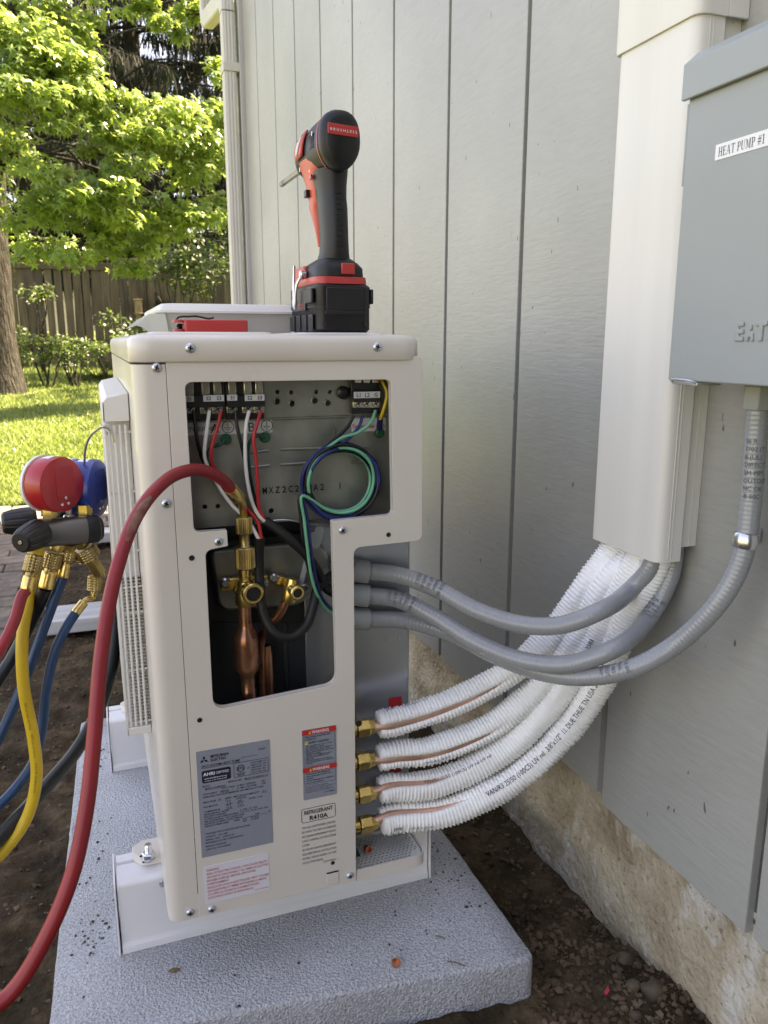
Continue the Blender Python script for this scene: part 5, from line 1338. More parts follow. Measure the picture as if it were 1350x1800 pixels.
pr.mb.mat(1); pr.text('AHRI', .08 * w, (1 - .232) * h, .042 * h, .15 * w, .02, 'LEFT', 1, h=.0005); pr.text('CERTIFIED', .245 * w, (1 - .23) * h, .032 * h, .18 * w, 0, 'LEFT', 1, h=.0005); pr.text('www.ahridirectory.org', .09 * w, (1 - .265) * h, .022 * h, .3 * w, 0, 'LEFT', 1, h=.0005); pr.text('unitary small heat pump', .09 * w, (1 - .285) * h, .016 * h, .3 * w, 0, 'LEFT', 1, h=.0005)
pr.frame(.49 * w, (1 - .30) * h, .97 * w, (1 - .165) * h, .0005, 0, 0)
ring2d(pr, .585 * w, (1 - .222) * h, .034 * h, .004 * h); ring2d(pr, .585 * w, (1 - .222) * h, .027 * h, .002 * h); T('ETL', .585, .233, .034, .085, .02, 0, 'CENTER'); T('US', .67, .235, .02, .035)
T('Intertek', .585, .275, .02, .12, .02, 0, 'CENTER'); T('4003750', .585, .292, .018, .1, .01, 0, 'CENTER')
for k, s_ in enumerate(('CONFORMS TO', 'ANSI/UL STD. 1995', 'CERTIFIED TO', 'CAN/CSA STD.', 'C22.2 NO.236')): T(s_, .83, .195 + k * .023, .02, .22, .006, 0, 'CENTER')
for y, parts in ((.335, [('MODEL', .06, .10), ('SERVICE REF.', .40, .2), ('MXZ-2C20NA2-U1', .63, .33)]), (.36, [('MXZ-2C20NA2', .09, .28)]), (.385, [('VOLTS', .31, .08), ('PHASE', .41, .08), ('Hz', .52, .03), ('MAX. VOLTAGE', .56, .22), ('253', .86, .06)]),
                 (.41, [('UNIT SUPPLY', .06, .2), ('208/230', .29, .12), ('1', .45, .01), ('60', .52, .03), ('MIN. VOLTAGE', .57, .22), ('198', .86, .06)]), (.437, [('APPROVED FOR HACR BREAKERS OR TIME DELAY FUSES', .06, .83)]),
                 (.485, [('MAX. FUSE', .06, .17), ('25', .26, .04), ('AMPS', .35, .09), ('MIN. CIRCUIT AMPACITY', .47, .36), ('17.2', .86, .07)]), (.508, [('F.L.A.', .36, .07), ('OUTPUT(W)', .50, .14)]), (.53, [('FAN MOTOR', .06, .19), ('1.9', .37, .06), ('60', .53, .05), ('SCCR  5 kA', .68, .19)]),
                 (.552, [('0.4', .37, .06), ('R.L.A', .52, .07)]), (.575, [('COMPRESSOR', .06, .22), ('12.2', .36, .08), ('13.9', .52, .08)]), (.60, [('REFRIGERANT  R410A', .06, .34)]), (.622, [('FACTORY CHARGED', .06, .30), ('6  LBS. 10  OZ', .55, .24)]),
                 (.645, [('IF THE LIQUID LINE EXCEEDS  131.2 FT., PLUS  0.22  OZ', .06, .88)]), (.668, [('PER ADDITIONAL 1 FT. LIQUID LINE.', .06, .55)]), (.69, [('INSTALLER TO MARK TOTAL CHARGE', .06, .52), ('LBS', .76, .06), ('OZ', .94, .04)]), (.713, [('DESIGN PRESSURES', .06, .33), ('PSIG', .46, .08), ('601', .58, .06), ('HI SIDE', .69, .12)]),
                 (.735, [('320', .58, .06), ('LO SIDE', .69, .12)]), (.785, [('* SUITABLE FOR OUTDOOR INSTALLATION', .06, .62)]), (.815, [('WEIGHT   126  LBS.', .06, .31)]), (.843, [('SERIAL NO.  22P01127', .06, .40)]), (.872, [('MITSUBISHI ELECTRIC CORPORATION', .06, .52)]), (.905, [('MADE IN THAILAND', .06, .28)]), (.935, [('DWG. NO. SG79Y682H01', .06, .34)])):
    for s_, x, wid in parts: T(s_, x, y, .021, wid, .010)
for x0, x1, y in ((.09, .37, .364), (.29, .41, .414), (.35, .46, .534), (.51, .62, .534), (.35, .46, .58), (.51, .62, .58), (.63, .96, .339), (.86, .93, .489), (.74, .75, .694), (.83, .93, .694), (.64, .74, .694)): pr.rect(x0 * w, (1 - y - .0035) * h, x1 * w, (1 - y - .001) * h)
pr.build('rating_lettering', [LBLB, WHITE], o)
# shock warning
o, pr, w, h = quad_label('shock_warning', (357, 1525), (471, 1499), (475, 1563), (361, 1590), LW2)
for k, s_ in enumerate(('WARNING', 'RISK OF ELECTRIC SHOCK. CAN CAUSE INJURY', 'OR DEATH. DISCONNECT ALL REMOTE ELECTRIC', 'POWER SUPPLIES BEFORE SERVICING.', 'AVERTISSEMENT', 'RISQUE DE CHOCS ELECTRIQUES. PEUT CAUSER', 'DES BLESSURES ET MEME ENTRAINER LA MORT.', "COUPER LES SOURCES D'ALIMENTATION", 'A DISTANCE AVANT LE DEPANNAGE.')):
    T(s_, .045, .135 + k * .092, .082, (.19, .93, .95, .75, .33, .95, .92, .79, .70)[k], .006)
T('DWG. NO. SG79Y644H01', .76, .93, .04, .22)
pr.build('shock_lettering', [LPRD], o)
# burst warning
o, pr, w, h = quad_label('burst_warning', (530, 1285), (589, 1274), (594, 1394), (534, 1408), LBLG, .002)
pr.rect(.0, h * .925, w, h * .998, 1); pr.rect(.0, h * .395, w, h * .465, 1)
for y in (.938, .407): pr.text('WARNING', .28 * w, h * y, .062 * h, .5 * w, .012, 'LEFT', 2, h=.0005); pr.poly([(.19 * w, y * h), (.26 * w, y * h), (.225 * w, (y + .045) * h)], 3, .0005)
pr.frame(.04 * w, .478 * h, .96 * w, .915 * h, .0003); pr.frame(.04 * w, .215 * h, .96 * w, .385 * h, .0003)
pr.poly([(.07 * w, .79 * h), (.17 * w, .79 * h), (.12 * w, .85 * h)], 3); pr.text('BURST HAZARD', .2 * w, .80 * h, .04 * h, .58 * w, .012)
for k, (s_, wd) in enumerate((('Keep people away from the', .75), ('working area.', .35))): pr.text(s_, .07 * w, (.885 - k * .033) * h, .034 * h, wd * w, .012)
for k, (s_, wd) in enumerate((('-Do not allow air, etc. to enter', .8), ('the refrigerant circuit.', .55), ('-Do not pump down when an', .78), ('inlet valve (e.g. flow check,', .72), ('Piping disconnected, etc.) the', .82), ('refrigerant piping.', .45), ('-Never use refrigerant other', .76), ('than that specified in the', .68), ('manuals.', .25), ('Failure to observe the above', .75), ('may result in burst, an explosion', .82), ('or a fire.', .2))): pr.text(s_, .09 * w, (.765 - k * .0235) * h, .027 * h, wd * w, .012)
for k, (s_, wd) in enumerate((('-Pump down the refrigerant', .7), ('when removing of the air con-', .75), ('ditioner.', .22), ("-Don't discharge the refrigerant", .82), ('into the atmosphere.', .52))): pr.text(s_, .09 * w, (.358 - k * .031) * h, .03 * h, wd * w, .012)
for k, wd in enumerate((.68, .9, .8, .85)): pr.text('This equipment has to be handled by qualified service', .06 * w, (.18 - k * .026) * h, .02 * h, wd * w, .008)
pr.text('SG79Y688H01', .62 * w, .06 * h, .022 * h, .32 * w, .008)
pr.build('burst_lettering', [LBLB, LRED, WHITE, LYEL], o)
# refrigerant print straight on the panel
p0, p1, p2 = corner(530, 1448), corner(590, 1435), corner(530, 1423)
pr = Print((p0.x, -.0003, p0.z), (1, 0, 0), (0, 0, 1)); w = p1.x - p0.x; h = p2.z - p0.z
pr.frame(0, 0, w, h, .0007, .0035, 0); pr.text('REFRIGERANT', w * .5, h * .57, h * .38, w * .84, .02, 'CENTER'); pr.text('R410A', w * .5, h * .12, h * .44, w * .54, .03, 'CENTER')
for k, (s_, wd) in enumerate((('THIS AIR-CONDITIONER IS PROVID-', 1), ('ED WITH THE NEW ALTERNATE', 1), ('HFC (R410A) REFRIGERANT WHICH', 1), ('IS NOT HARMFUL TO THE OZONE', 1), ('LAYER.', .22), ('AS THE HFC (R410A) REFRIGERANT', 1), ('REQUIRES SPECIAL INSTALLATION', 1), ('WORK, PLEASE REFER TO THE', 1), ('INSTALLATION MANUAL.', .62))): pr.text(s_, 0, -h * (.42 + k * .315), h * .215, w * wd, .0)
pr.text('BG79T080H01', w * .62, -h * 3.15, h * .16, w * .38)
pr.build('refrigerant_print', [PDARK], unit)
# ---------------------------------------------------------------- plastic rails under the unit
def rail(y0, y1, lab):
    x0, x1 = -.060, FZ(757, 1547, .0).x
    root = thing('support_rail', ((x0 + x1) / 2, (y0 + y1) / 2, 0), lab, 'support rail', 'white rails carrying the heat pump')
    zt = UB - .0002
    pr = rpoly([(y0 - .004, 0.0004), (y0 - .004, .010), (y0, .014), (y0, zt - .004), (y0 + .006, zt), (y0 + .040, zt), (y0 + .041, zt - .004), (y0 + .047, zt - .004), (y0 + .048, zt), (y1 - .006, zt), (y1, zt - .006), (y1, .014), (y1 + .004, .010), (y1 + .004, .0004)], [0, .002, .003, .012, .012, 0, 0, 0, 0, .004, .004, .003, .002, 0], 5)
    MB().prism([(x0 + .002, y, z) for y, z in pr], (x1 - x0 - .004, 0, 0)).build('beam', RAILM, root, angle=30)
    for xx in (x0 - .0025, x1 + .0002):
        pe = rpoly([(y0 - .006, .0004), (y1 + .004, .0004), (y1 + .002, zt + .001), (y0 - .002, zt + .001)], [.001, .001, .006, .006], 4)
        e = MB().prism([(xx, y, z) for y, z in pe], (.0022, 0, 0)).build('end_plate', RAILM, root, bevel=.0005)
    return root
r1 = rail(.098, .168, 'white plastic support rail under the service end of the heat pump')
r2 = rail(.584, .654, 'white plastic support rail farther back, below the fan guard')
for px, py in ((285, 1534),):
    c = FZ(px, py, UB - .012); MB().lathe((c.x, .097, c.z), (0, -1, 0), [(0, .006), (.001, .006), (.002, .004)], 16).build('rail_screw', SCREWM, r1)
# ================================================================ wiring inside the opening
def plastic(name, c, r=.38): return M(name, c, r, var=.04, vscale=20, coat=.0)
W_BLK = plastic('wire_black', (.006, .006, .007)); W_WHT = plastic('wire_white', (.72, .71, .68)); W_RED = plastic('wire_red', (.50, .025, .03))
W_GRN = plastic('wire_green', (.008, .07, .055)); W_BLU = plastic('wire_blue', (.010, .022, .13)); W_MNT = plastic('wire_mint', (.10, .42, .26)); W_YEL = plastic('wire_yellow', (.62, .42, .03))
SHEATH = M('cable_sheath', (.007, .007, .008), .55, var=.1, vscale=40)
def tube_px(pts, r, name, mat, parent, seg=10, step=.003):
    return MB().tube(Path([FY(*p) for p in pts], step), r, seg).build(name, mat, parent, angle=60)
# control cable A: three cores from the left block into a black sheath
ca = thing('control_cable', FY(462, 960, .03), 'control cable with black, white and red cores from the left terminal block', 'cable', 'control cables in the opening')
tube_px([(340, 722, .028), (343, 745, .025), (347, 775, .026), (356, 808, .034), (380, 850, .038), (410, 890, .034), (440, 920, .030), (456, 950, .028)], .0022, 'black_core', W_BLK, ca)
tube_px([(368, 722, .028), (365, 745, .024), (361, 775, .023), (360, 805, .026), (380, 848, .034), (408, 888, .032), (436, 915, .029), (455, 948, .027)], .0022, 'white_core', W_WHT, ca)
tube_px([(388, 722, .028), (384, 745, .024), (375, 775, .023), (371, 803, .025), (390, 845, .034), (425, 885, .032), (452, 915, .028), (460, 948, .027)], .0022, 'red_core', W_RED, ca)
tube_px([(394, 775, .036), (386, 782, .034), (372, 786, .036), (364, 806, .038), (395, 860, .040), (440, 910, .034), (452, 950, .030)], .0022, 'green_core', W_GRN, ca)
tube_px([(457, 945, .028), (455, 980, .034), (457, 1030, .034), (464, 1080, .028), (484, 1113, .020), (512, 1120, .018), (538, 1100, .022), (552, 1060, .030), (558, 1035, .038), (592, 1005, .05), (618, 990, .058)], .0060, 'sheath', SHEATH, ca, 16)
# control cable B
cb = thing('control_cable', FY(480, 920, .03), 'control cable from the second terminal block, black sheath crossing the opening', 'cable', 'control cables in the opening')
tube_px([(414, 722, .028), (416, 745, .025), (424, 780, .024), (436, 830, .030), (446, 870, .034), (458, 905, .032), (470, 918, .030)], .0022, 'black_core', W_BLK, cb)
tube_px([(438, 722, .028), (433, 745, .024), (431, 790, .022), (435, 845, .024), (446, 890, .026), (460, 912, .028), (472, 920, .029)], .0022, 'white_core', W_WHT, cb)
tube_px([(459, 722, .028), (452, 745, .024), (446, 770, .022), (450, 805, .023), (453, 850, .025), (455, 890, .027), (464, 912, .029)], .0022, 'red_core', W_RED, cb)
tube_px([(464, 769, .037), (450, 766, .034), (440, 775, .033), (436, 792, .036), (442, 850, .040), (458, 905, .036), (470, 920, .032)], .0022, 'green_core', W_GRN, cb)
tube_px([(466, 916, .030), (485, 928, .026), (510, 948, .022), (535, 972, .024), (556, 1000, .034), (575, 1035, .048), (600, 1047, .058), (620, 1047, .062)], .0060, 'sheath', SHEATH, cb, 16)
# mains wires, coiled
def coil_wire(name, mat, top, lab, off, r, dz, end):
    w = thing(name, FY(top[0], top[1], .02), lab, 'wire', 'coiled supply wires')
    pts = [FY(top[0], top[1], .027)] + [FY(*q) for q in off]
    cc = FY(599, 846, .026)
    n = 54; turns = 3.72
    for k in range(n + 1):
        a = R(140) - 2 * math.pi * turns * k / n
        rr_ = r + .0034 * math.sin(a * .37 + dz * 2) + .0012 * math.sin(k * .7 + dz)
        pts.append(Vector((cc.x + rr_ * math.cos(a), .034 - .018 * k / n + .0026 * math.sin(k * 1.3 + dz * 2), cc.z + rr_ * math.sin(a) * .97)))
    pts += [FY(*q) for q in end]
    MB().tube(Path(pts, .003), .0020, 10).build('conductor', mat, w, angle=60)
coil_wire('supply_wire', W_BLK, (622, 731), 'black supply wire coiled at the right of the opening', [(610, 752, .026), (585, 775, .026), (556, 800, .026)], .0430, 1, [(528, 872, .022), (529, 915, .022), (534, 960, .022), (545, 1010, .026), (562, 1050, .036), (590, 1085, .05)])
coil_wire('supply_wire', W_BLU, (637, 731), 'blue supply wire coiled at the right of the opening', [(632, 748, .022), (612, 772, .021), (575, 795, .022)], .0465, -1, [(535, 872, .019), (541, 915, .019), (546, 960, .019), (554, 1010, .023), (566, 1050, .034), (592, 1080, .05)])
coil_wire('earth_wire', W_MNT, (660, 722), 'mint green earth wire coiled with the supply wires', [(652, 742, .020), (630, 760, .019), (600, 770, .020), (566, 795, .021)], .0415, .2, [(531, 872, .016), (535, 915, .016), (540, 960, .016), (549, 1020, .021), (567, 1062, .034), (594, 1086, .05)])
ye = thing('bonding_wire', FY(668, 740, .03), 'short yellow wire with blue lug at the right terminal', 'wire')
tube_px([(671, 668, .032), (680, 690, .026), (676, 715, .024), (668, 738, .030)], .0021, 'conductor', W_YEL, ye)
tube_px([(668, 736, .030), (667, 745, .034), (667, 754, .037)], .0036, 'lug', W_BLU, ye)
# ================================================================ gauge manifold and hoses
def rubber(name, c, r=.42): return M(name, c, r, var=.10, vscale=14, bump=(160, .12, .0008), spec=.45)
def worn_red():
    m = rubber('hose_red', (.30, .020, .024)); return m
H_RED = worn_red(); H_YEL = rubber('hose_yellow', (.62, .40, .025)); H_BLU = rubber('hose_blue', (.010, .050, .125)); H_BLK = rubber('hose_black', (.008, .010, .014)); H_DGR = rubber('hose_dark', (.007, .011, .009))
SCUFF = M('hose_scuff', (.30, .19, .13), .7, c2=(.22, .05, .045), vscale=60)
HP = M('hose_print', (.16, .10, .03), .6)
def to_ground(pts, dx, dy, far):
    """let a hose run on from its last point to lie on the soil"""
    l = Vector(pts[-1]); zg = GZ + .012; h = max(l.z - zg, .02)
    return list(pts) + [Vector((l.x + dx * .5, l.y + dy * .5, zg + h * .42)), Vector((l.x + dx, l.y + dy, zg + .012)), Vector((l.x + dx - far * .5, l.y + dy + .05, zg)), Vector((l.x + dx - far, l.y + dy + .22, zg))]
# the long red hose from the gas valve
rh = thing('refrigerant_hose', FY(428, 1000, .03), 'long red charging hose looping from the brass valve out to lower left', 'hose', 'charging hoses')
pts = [FY(408, 862, -.002), FY(394, 846, -.012), FY(370, 831, -.024), FY(340, 826, -.036), FY(305, 836, -.05), FY(268, 867, -.07), FY(236, 915, -.09), FY(210, 985, -.115), FY(190, 1070, -.14), FY(176, 1170, -.165), FY(166, 1290, -.19), FY(152, 1420, -.215), (FY(126, 1540, -.235)), FY(80, 1650, -.25), FY(20, 1745, -.26), FY(-60, 1810, -.265)]
pts = to_ground(pts, -.12, -.02, .25)
ph = Path(pts, .0025); MB().tube(ph, .0067, 20).build('hose', H_RED, rh, angle=60)
# dirt-rubbed stretch of the hose
k0 = int(np.argmin(np.linalg.norm(ph.p - np.array(FY(262, 876, -.072)), axis=1))); k1 = int(np.argmin(np.linalg.norm(ph.p - np.array(FY(219, 955, -.105)), axis=1)))
mb = MB()
nn_ = k1 - k0
for k in range(k0, k1):
    for j in range(7):
        f = (k - k0) / nn_; w = .75 * math.sin(math.pi * f) ** .5
        def q(kk, jj):
            a = ph.face(ph.s[kk]) - .15 + (jj / 7 - .5) * 2 * w + .12 * noise.noise((kk * .2, jj, 1)); return ph.p[kk] + (.00695) * (math.cos(a) * ph.n[kk] + math.sin(a) * ph.b[kk])
        mb.add([q(k, j), q(k, j + 1), q(k + 1, j + 1), q(k + 1, j)], [(0, 1, 2, 3)])
mb.build('scuffed_patch', SCUFF, rh, fixn=False, angle=80)
p0 = Vector(ph.p[0]); t0 = -Vector(ph.t[0])
MB().lathe(p0 - t0 * .004, t0, [(0, .0074), (.003, .0078), (.020, .0078), (.022, .0070)], 18).build('ferrule', BRASS, rh, angle=30)
vt = FY(430, 915, .030)
MB().tube(Path([p0 + t0 * .016, p0 + t0 * .024, FY(427, 897, .024), vt + Vector((0, 0, .004))], .002), .0045, 14).build('elbow', BRASS, rh)
zA_ = FY(429, 908, .030).z; zB_ = FY(429, 938, .030).z; zC_ = FY(429, 962, .030).z; zD_ = FY(431, 1000, .032).z
vx = FY(429, 925, .030).x; vx2 = FY(431, 985, .034).x
knurled((vx, .030, zA_), (0, 0, -1), zA_ - zB_, .0098, 'knurled_nut', rh, mat=BRS2)
MB().lathe((vx, .030, zB_ + .001), (0.01, .03, -1), [(0, .0072), (.004, .0064), (zB_ - zC_ - .002, .0064), (zB_ - zC_, .0078)], 18).build('fitting_neck', BRS2, rh)
knurled((vx2, .034, zC_), (0, 0, -1), zC_ - zD_, .0118, 'knurled_coupler', rh, mat=BRS2)

# ---- manifold
MY = .17
man = thing('gauge_manifold', FY(120, 935, MY), 'gauge manifold with red and blue gauges hanging from the fan guard', 'gauge manifold')
ALU = M('manifold_aluminium', (.15, .15, .145), .36, .8, c2=(.09, .09, .09), vscale=9, rvar=.1)
KNOB = M('knob_black', (.006, .0065, .008), .5, var=.1, vscale=40, bump=(200, .1, .0006))
bl, br = FY(62, 938, MY - .012), FY(163, 930, MY + .006)
ax = (br - bl).normalized(); L_ = (br - bl).length; rb = .0178
MB().lathe(bl, ax, [(-.004, rb * .8), (0, rb), (L_, rb), (L_ + .006, rb * .97), (L_ + .011, rb * .75)], 32).build('body', ALU, man, angle=40)
MB().lathe(br + ax * .0005, ax, [(-.010, rb * 1.02), (.004, rb * 1.02), (.010, rb * .80), (.0115, rb * .3)], 28).build('sight_glass', KNOB, man, angle=40)
def knob(c, axd, name='valve_knob'):
    n = 12
    prf = [(-.004, .0145), (0, .0172), (.004, .0178), (.012, .0176), (.026, .0158), (.034, .0135), (.036, .0110)]
    k = MB().lathe(c, axd, prf, 48, rf=lambda i, h, r, th: r * (1 - (.05 if 2 <= i <= 5 else 0) * (math.sin(th * 12) > .1))).build(name, KNOB, man, angle=25)
    a = Vector(axd).normalized()
    MB().lathe(Vector(c) + a * .0355, a, [(0, .0042), (.0008, .0042)], 14).build('recess', HOLE, k); MB().lathe(Vector(c) + a * .0362, a, [(0, .0026), (.0008, .0022)], 12).build('knob_screw', ZINC, k)
knob(FY(70, 936, MY - .024), (-.55, -.80, -.10))
knob(FY(58, 915, MY + .03), (-.90, -.15, .02))
knob(FY(124, 906, MY + .05), (-.25, .95, .10))
G_RED = M('gauge_red', (.42, .012, .018), .34, coat=.2, var=.04, vscale=10); G_BLU = M('gauge_blue', (.008, .04, .26), .34, coat=.2, var=.04, vscale=10); BEZ = M('bezel_white', (.75, .75, .74), .4)
def gauge(c, n_back, r, dep, mat, lab, stem):
    n = Vector(n_back).normalized(); c = Vector(c)
    g = MB().lathe(c, n, [(-dep, r * .97), (-dep + .004, r * 1.0), (-.004, r * 1.0), (-.0012, r * .975), (0, r * .92)], 48).build('gauge', mat, man, angle=40); g['label'] = lab
    MB().lathe(c - n * (dep + .005), n, [(0, r * .93), (.001, r * 1.03), (.0052, r * 1.03), (.0055, r * .98)], 48).build('bezel', BEZ, g, angle=40)
    MB().lathe(c - n * (dep + .006), n, [(0, r * .90), (.001, r * .92)], 40).build('lens', M('lens', (.6, .62, .62), .1), g)
    u = Vector((0, 0, 1)); s = u.cross(n).normalized(); u = n.cross(s)
    for a, b_ in ((0.05, -.48), (-.14, -.70), (.14, -.70)):
        MB().lathe(c + s * a * r + u * b_ * r, n, [(0, .0021), (.0008, .0019)], 12).build('rivet', ZINC, g)
    # raised outline on the back
    MB().obox(c + u * .1 * r + s * .1 * r + n * .0003, s * r * .42, u * r * .55, n * .0004).build('raised_plate', mat, g, bevel=.0003)
    # white sticker on the rim
    pts2 = []
    for k in range(6):
        a = R(82 + k * 5)
        pts2.append((c + (s * math.cos(a) + u * math.sin(a)) * r * 1.006))
    q = MB()
    for k in range(5): q.add([pts2[k] - n * dep * .30, pts2[k + 1] - n * dep * .30, pts2[k + 1] - n * dep * .72, pts2[k] - n * dep * .72], [(0, 1, 2, 3)])
    q.build('sticker', WHITE, g, fixn=False)
    MB().lathe(stem, (0, 0, 1), [(0, .0085), (.006, .0085), (.0062, .0100), (.0175, .0100)], 6).build('stem_nut', BRASS, g, angle=25)
    MB().lathe(Vector(stem) - Vector((0, 0, .004)), (0, 0, 1), [(0, .0088), (.006, .0082)], 18).build('seal_ring', H_YEL, g)
    return g
gauge(FY(111, 852, MY - .010), (.70, -.71, .02), .0348, .030, G_RED, 'red high pressure gauge seen from behind', FY(88, 915, MY))
gauge(FY(176, 858, MY + .045), (.93, -.36, .0), .0385, .032, G_BLU, 'blue low pressure gauge seen from behind', FY(150, 910, MY + .02))
HK = M('hook_wire', (.45, .45, .42), .35, .8)
MB().tube(Path([FY(122, 914, MY + .02), FY(128, 880, MY + .03), FY(146, 830, MY + .035), FY(150, 790, MY + .02), FY(158, 768, MY - .01), FY(170, 756, MY - .04), FY(182, 750, GY0 - .006), FY(190, 752, GY0 - .005), FY(197, 762, GY0 - .005), FY(199, 778, GY0 - .005)], .003), .0016, 10).build('hook', HK, man)
MB().lathe(FY(119, 917, MY + .01), (0, 0, 1), [(0, .009), (.003, .009), (.006, .005), (.009, .004)], 16).build('hook_boss', ZINC, man)
# brass ports and couplers below the body
def port(top, axd, segs, parent=man):
    """segs: list of (kind, length, radius)"""
    p = Vector(top); a = Vector(axd).normalized()
    for kind, L, r in segs:
        if kind == 'k': knurled(p, a, L, r, 'knurled_nut', parent, 48, BRS2)
        elif kind == 'h': MB().lathe(p, a, [(0, r * .95), (.0012, r), (L - .0012, r), (L, r * .95)], 6).build('hex_body', BRS2, parent, angle=25)
        elif kind == 'f': MB().lathe(p, a, [(0, r * .9)] + [(L * (.08 + .84 * k / 6), r * (1 if k % 1 == 0 else .95)) for k in range(7)] + [(L, r * .92)], 20).build('crimp_ferrule', BRASS, parent, angle=30)
        else: MB().lathe(p, a, [(0, r), (L, r)], 16).build('neck', BRS2, parent)
        p = p + a * L
    return p
def hose(name_lab, start, mat, pts, r, texts=()):
    h = thing('refrigerant_hose', start, name_lab, 'hose', 'charging hoses'); k_ = len(bpy.data.objects) % 7; p = Path(to_ground([start] + pts, -.10, -.03 * k_ + .05, .25 + .05 * k_), .0025, ref=(0, -1, .2))
    MB().tube(p, r, 18).build('hose', mat, h, angle=60)
    for s_, d0, th, size in texts:
        mb = MB(); text_on_tube(mb, p, r + .0004, s_, d0, p.face(d0 + .1) + th, size, sx=1.0); mb.build('printing', HP, h, smooth=False, fixn=False)
    return h
def dirp(a, b): return (Vector(b) - Vector(a)).normalized()
# red
a, b_ = FY(64, 968, MY - .02), FY(50, 1026, MY - .034)
e = port(a, dirp(a, b_), [('n', .006, .0075), ('k', .022, .0105), ('n', .004, .0065), ('f', .017, .0080)])
MB().lathe(a - dirp(a, b_) * .004, dirp(a, b_), [(0, .0095), (.009, .0095)], 16).build('seal_ring', H_YEL, man)
hose('short red charging hose leaving the left end of the manifold', e, H_RED, [FY(40, 1045, MY - .04), FY(25, 1092, MY - .06), FY(0, 1142, MY - .08), FY(-60, 1220, MY - .1), FY(-160, 1320, MY - .12)], .0068)
# yellow, from behind
hose('yellow charging hose hanging below the manifold', FY(58, 1012, MY + .03), H_YEL, [FY(47, 1068, MY - .012), FY(39, 1125, MY - .034), FY(42, 1210, MY - .045), FY(59, 1300, MY - .05), FY(64, 1370, MY - .055), FY(46, 1440, MY - .06), FY(5, 1498, MY - .07), FY(-70, 1570, MY - .07)], .0073, [('800 psi max working  -  4000 psi min burst  -  HVAC/R charging hose  -', .17, .25, .0042)])
# black
a, b_ = FY(96, 972, MY), FY(80, 1033, MY - .006)
port(FY(104, 955, MY), dirp(FY(104, 955, MY), a), [('h', .010, .0085)])
e = port(a, dirp(a, b_), [('k', .020, .0108), ('n', .004, .0070), ('f', .022, .0092)])
hose('black charging hose from the second port of the manifold', e, H_BLK, [FY(70, 1058, MY + .002), FY(45, 1112, MY + .008), FY(12, 1172, MY + .004), FY(-40, 1245, MY - .02), FY(-130, 1340, MY - .05)], .0082)
# blue
a, b_ = FY(121, 968, MY + .006), FY(112, 1010, MY + .002)
port(FY(124, 955, MY), dirp(FY(124, 955, MY), a), [('h', .009, .0085)])
e = port(a, dirp(a, b_), [('k', .014, .0098), ('n', .003, .0065), ('f', .018, .0070)])
hose('straight dark blue charging hose below the manifold', e, H_BLU, [FY(99, 1045, MY + .0), FY(78, 1102, MY - .005), FY(48, 1185, MY - .015), FY(15, 1262, MY - .025), FY(-40, 1370, MY - .04), FY(-120, 1480, MY - .05)], .0064)
# big shut-off and the second blue hose
a, b_ = FY(146, 962, MY + .012), FY(172, 1003, MY + .018)
port(FY(140, 950, MY + .004), dirp(FY(140, 950, MY + .004), a), [('h', .010, .0090)])
e = port(a, dirp(a, b_), [('k', .017, .0150), ('n', .004, .0090), ('h', .022, .0095), ('n', .005, .006)])
c2 = FY(164, 1018, MY + .02)
e2 = port(FY(168, 1012, MY + .02), (-.12, -.1, -1), [('k', .020, .0095), ('n', .004, .005)])
MB().tube(Path([e2, e2 + Vector((-.002, 0, -.006)), FY(152, 1054, MY + .014), FY(146, 1060, MY + .012)], .002), .0035, 12).build('elbow', BRASS, man)
e3 = port(FY(148, 1058, MY + .013), dirp(FY(148, 1058, MY + .013), FY(134, 1076, MY + .008)), [('f', .018, .0062)])
hose('curved dark blue charging hose bending down beside the red hose', e3, H_BLU, [FY(118, 1100, MY), FY(97, 1145, MY - .005), FY(82, 1210, MY - .01), FY(74, 1280, MY - .015), FY(58, 1340, MY - .02), FY(25, 1388, MY - .03), FY(-30, 1440, MY - .04), FY(-120, 1510, MY - .05)], .0064)
# dark hose behind
hose('thick dark hose hanging behind the red hose by the fan guard', FY(200, 1010, .36), H_DGR, [FY(204, 1060, .35), FY(203, 1120, .33), FY(192, 1190, .30), FY(170, 1255, .26), FY(135, 1318, .22), FY(85, 1378, .17), FY(30, 1440, .12), FY(-40, 1510, .08), FY(-130, 1580, .05)], .0095)
# ================================================================ things lying on top of the unit
TBLK = M('tool_rubber', (.009, .009, .010), .50, var=.08, vscale=60, bump=(300, .1, .0004)); TDK = M('tool_black', (.005, .005, .0055), .40, var=.1, vscale=50)
TGR = M('tool_grey', (.022, .022, .023), .45); TRED = M('tool_red', (.52, .045, .04), .38, coat=.1); TORG = M('tool_red_bright', (.62, .085, .055), .40)
TZ = .8186
DX = FY(603, 560, .085).x; DY = .085
drill = thing('impact_driver', (DX, DY + .05, TZ), 'red and black cordless impact driver standing on top of the unit', 'impact driver')
def D(b, a, c): return Vector((DX + b - .03 * a, DY + a, TZ + c))     # b right, a forward, c up
def sec(a, b, ha, hb, c, p=2.6, n=28, tilt=0):
    out = []
    for k in range(n):
        t = 2 * math.pi * k / n; ct, st_ = math.cos(t), math.sin(t)
        x = math.copysign(abs(ct) ** (2 / p), ct) * hb; y = math.copysign(abs(st_) ** (2 / p), st_) * ha
        out.append(D(b + x, a + y, c + tilt * y))
    return out
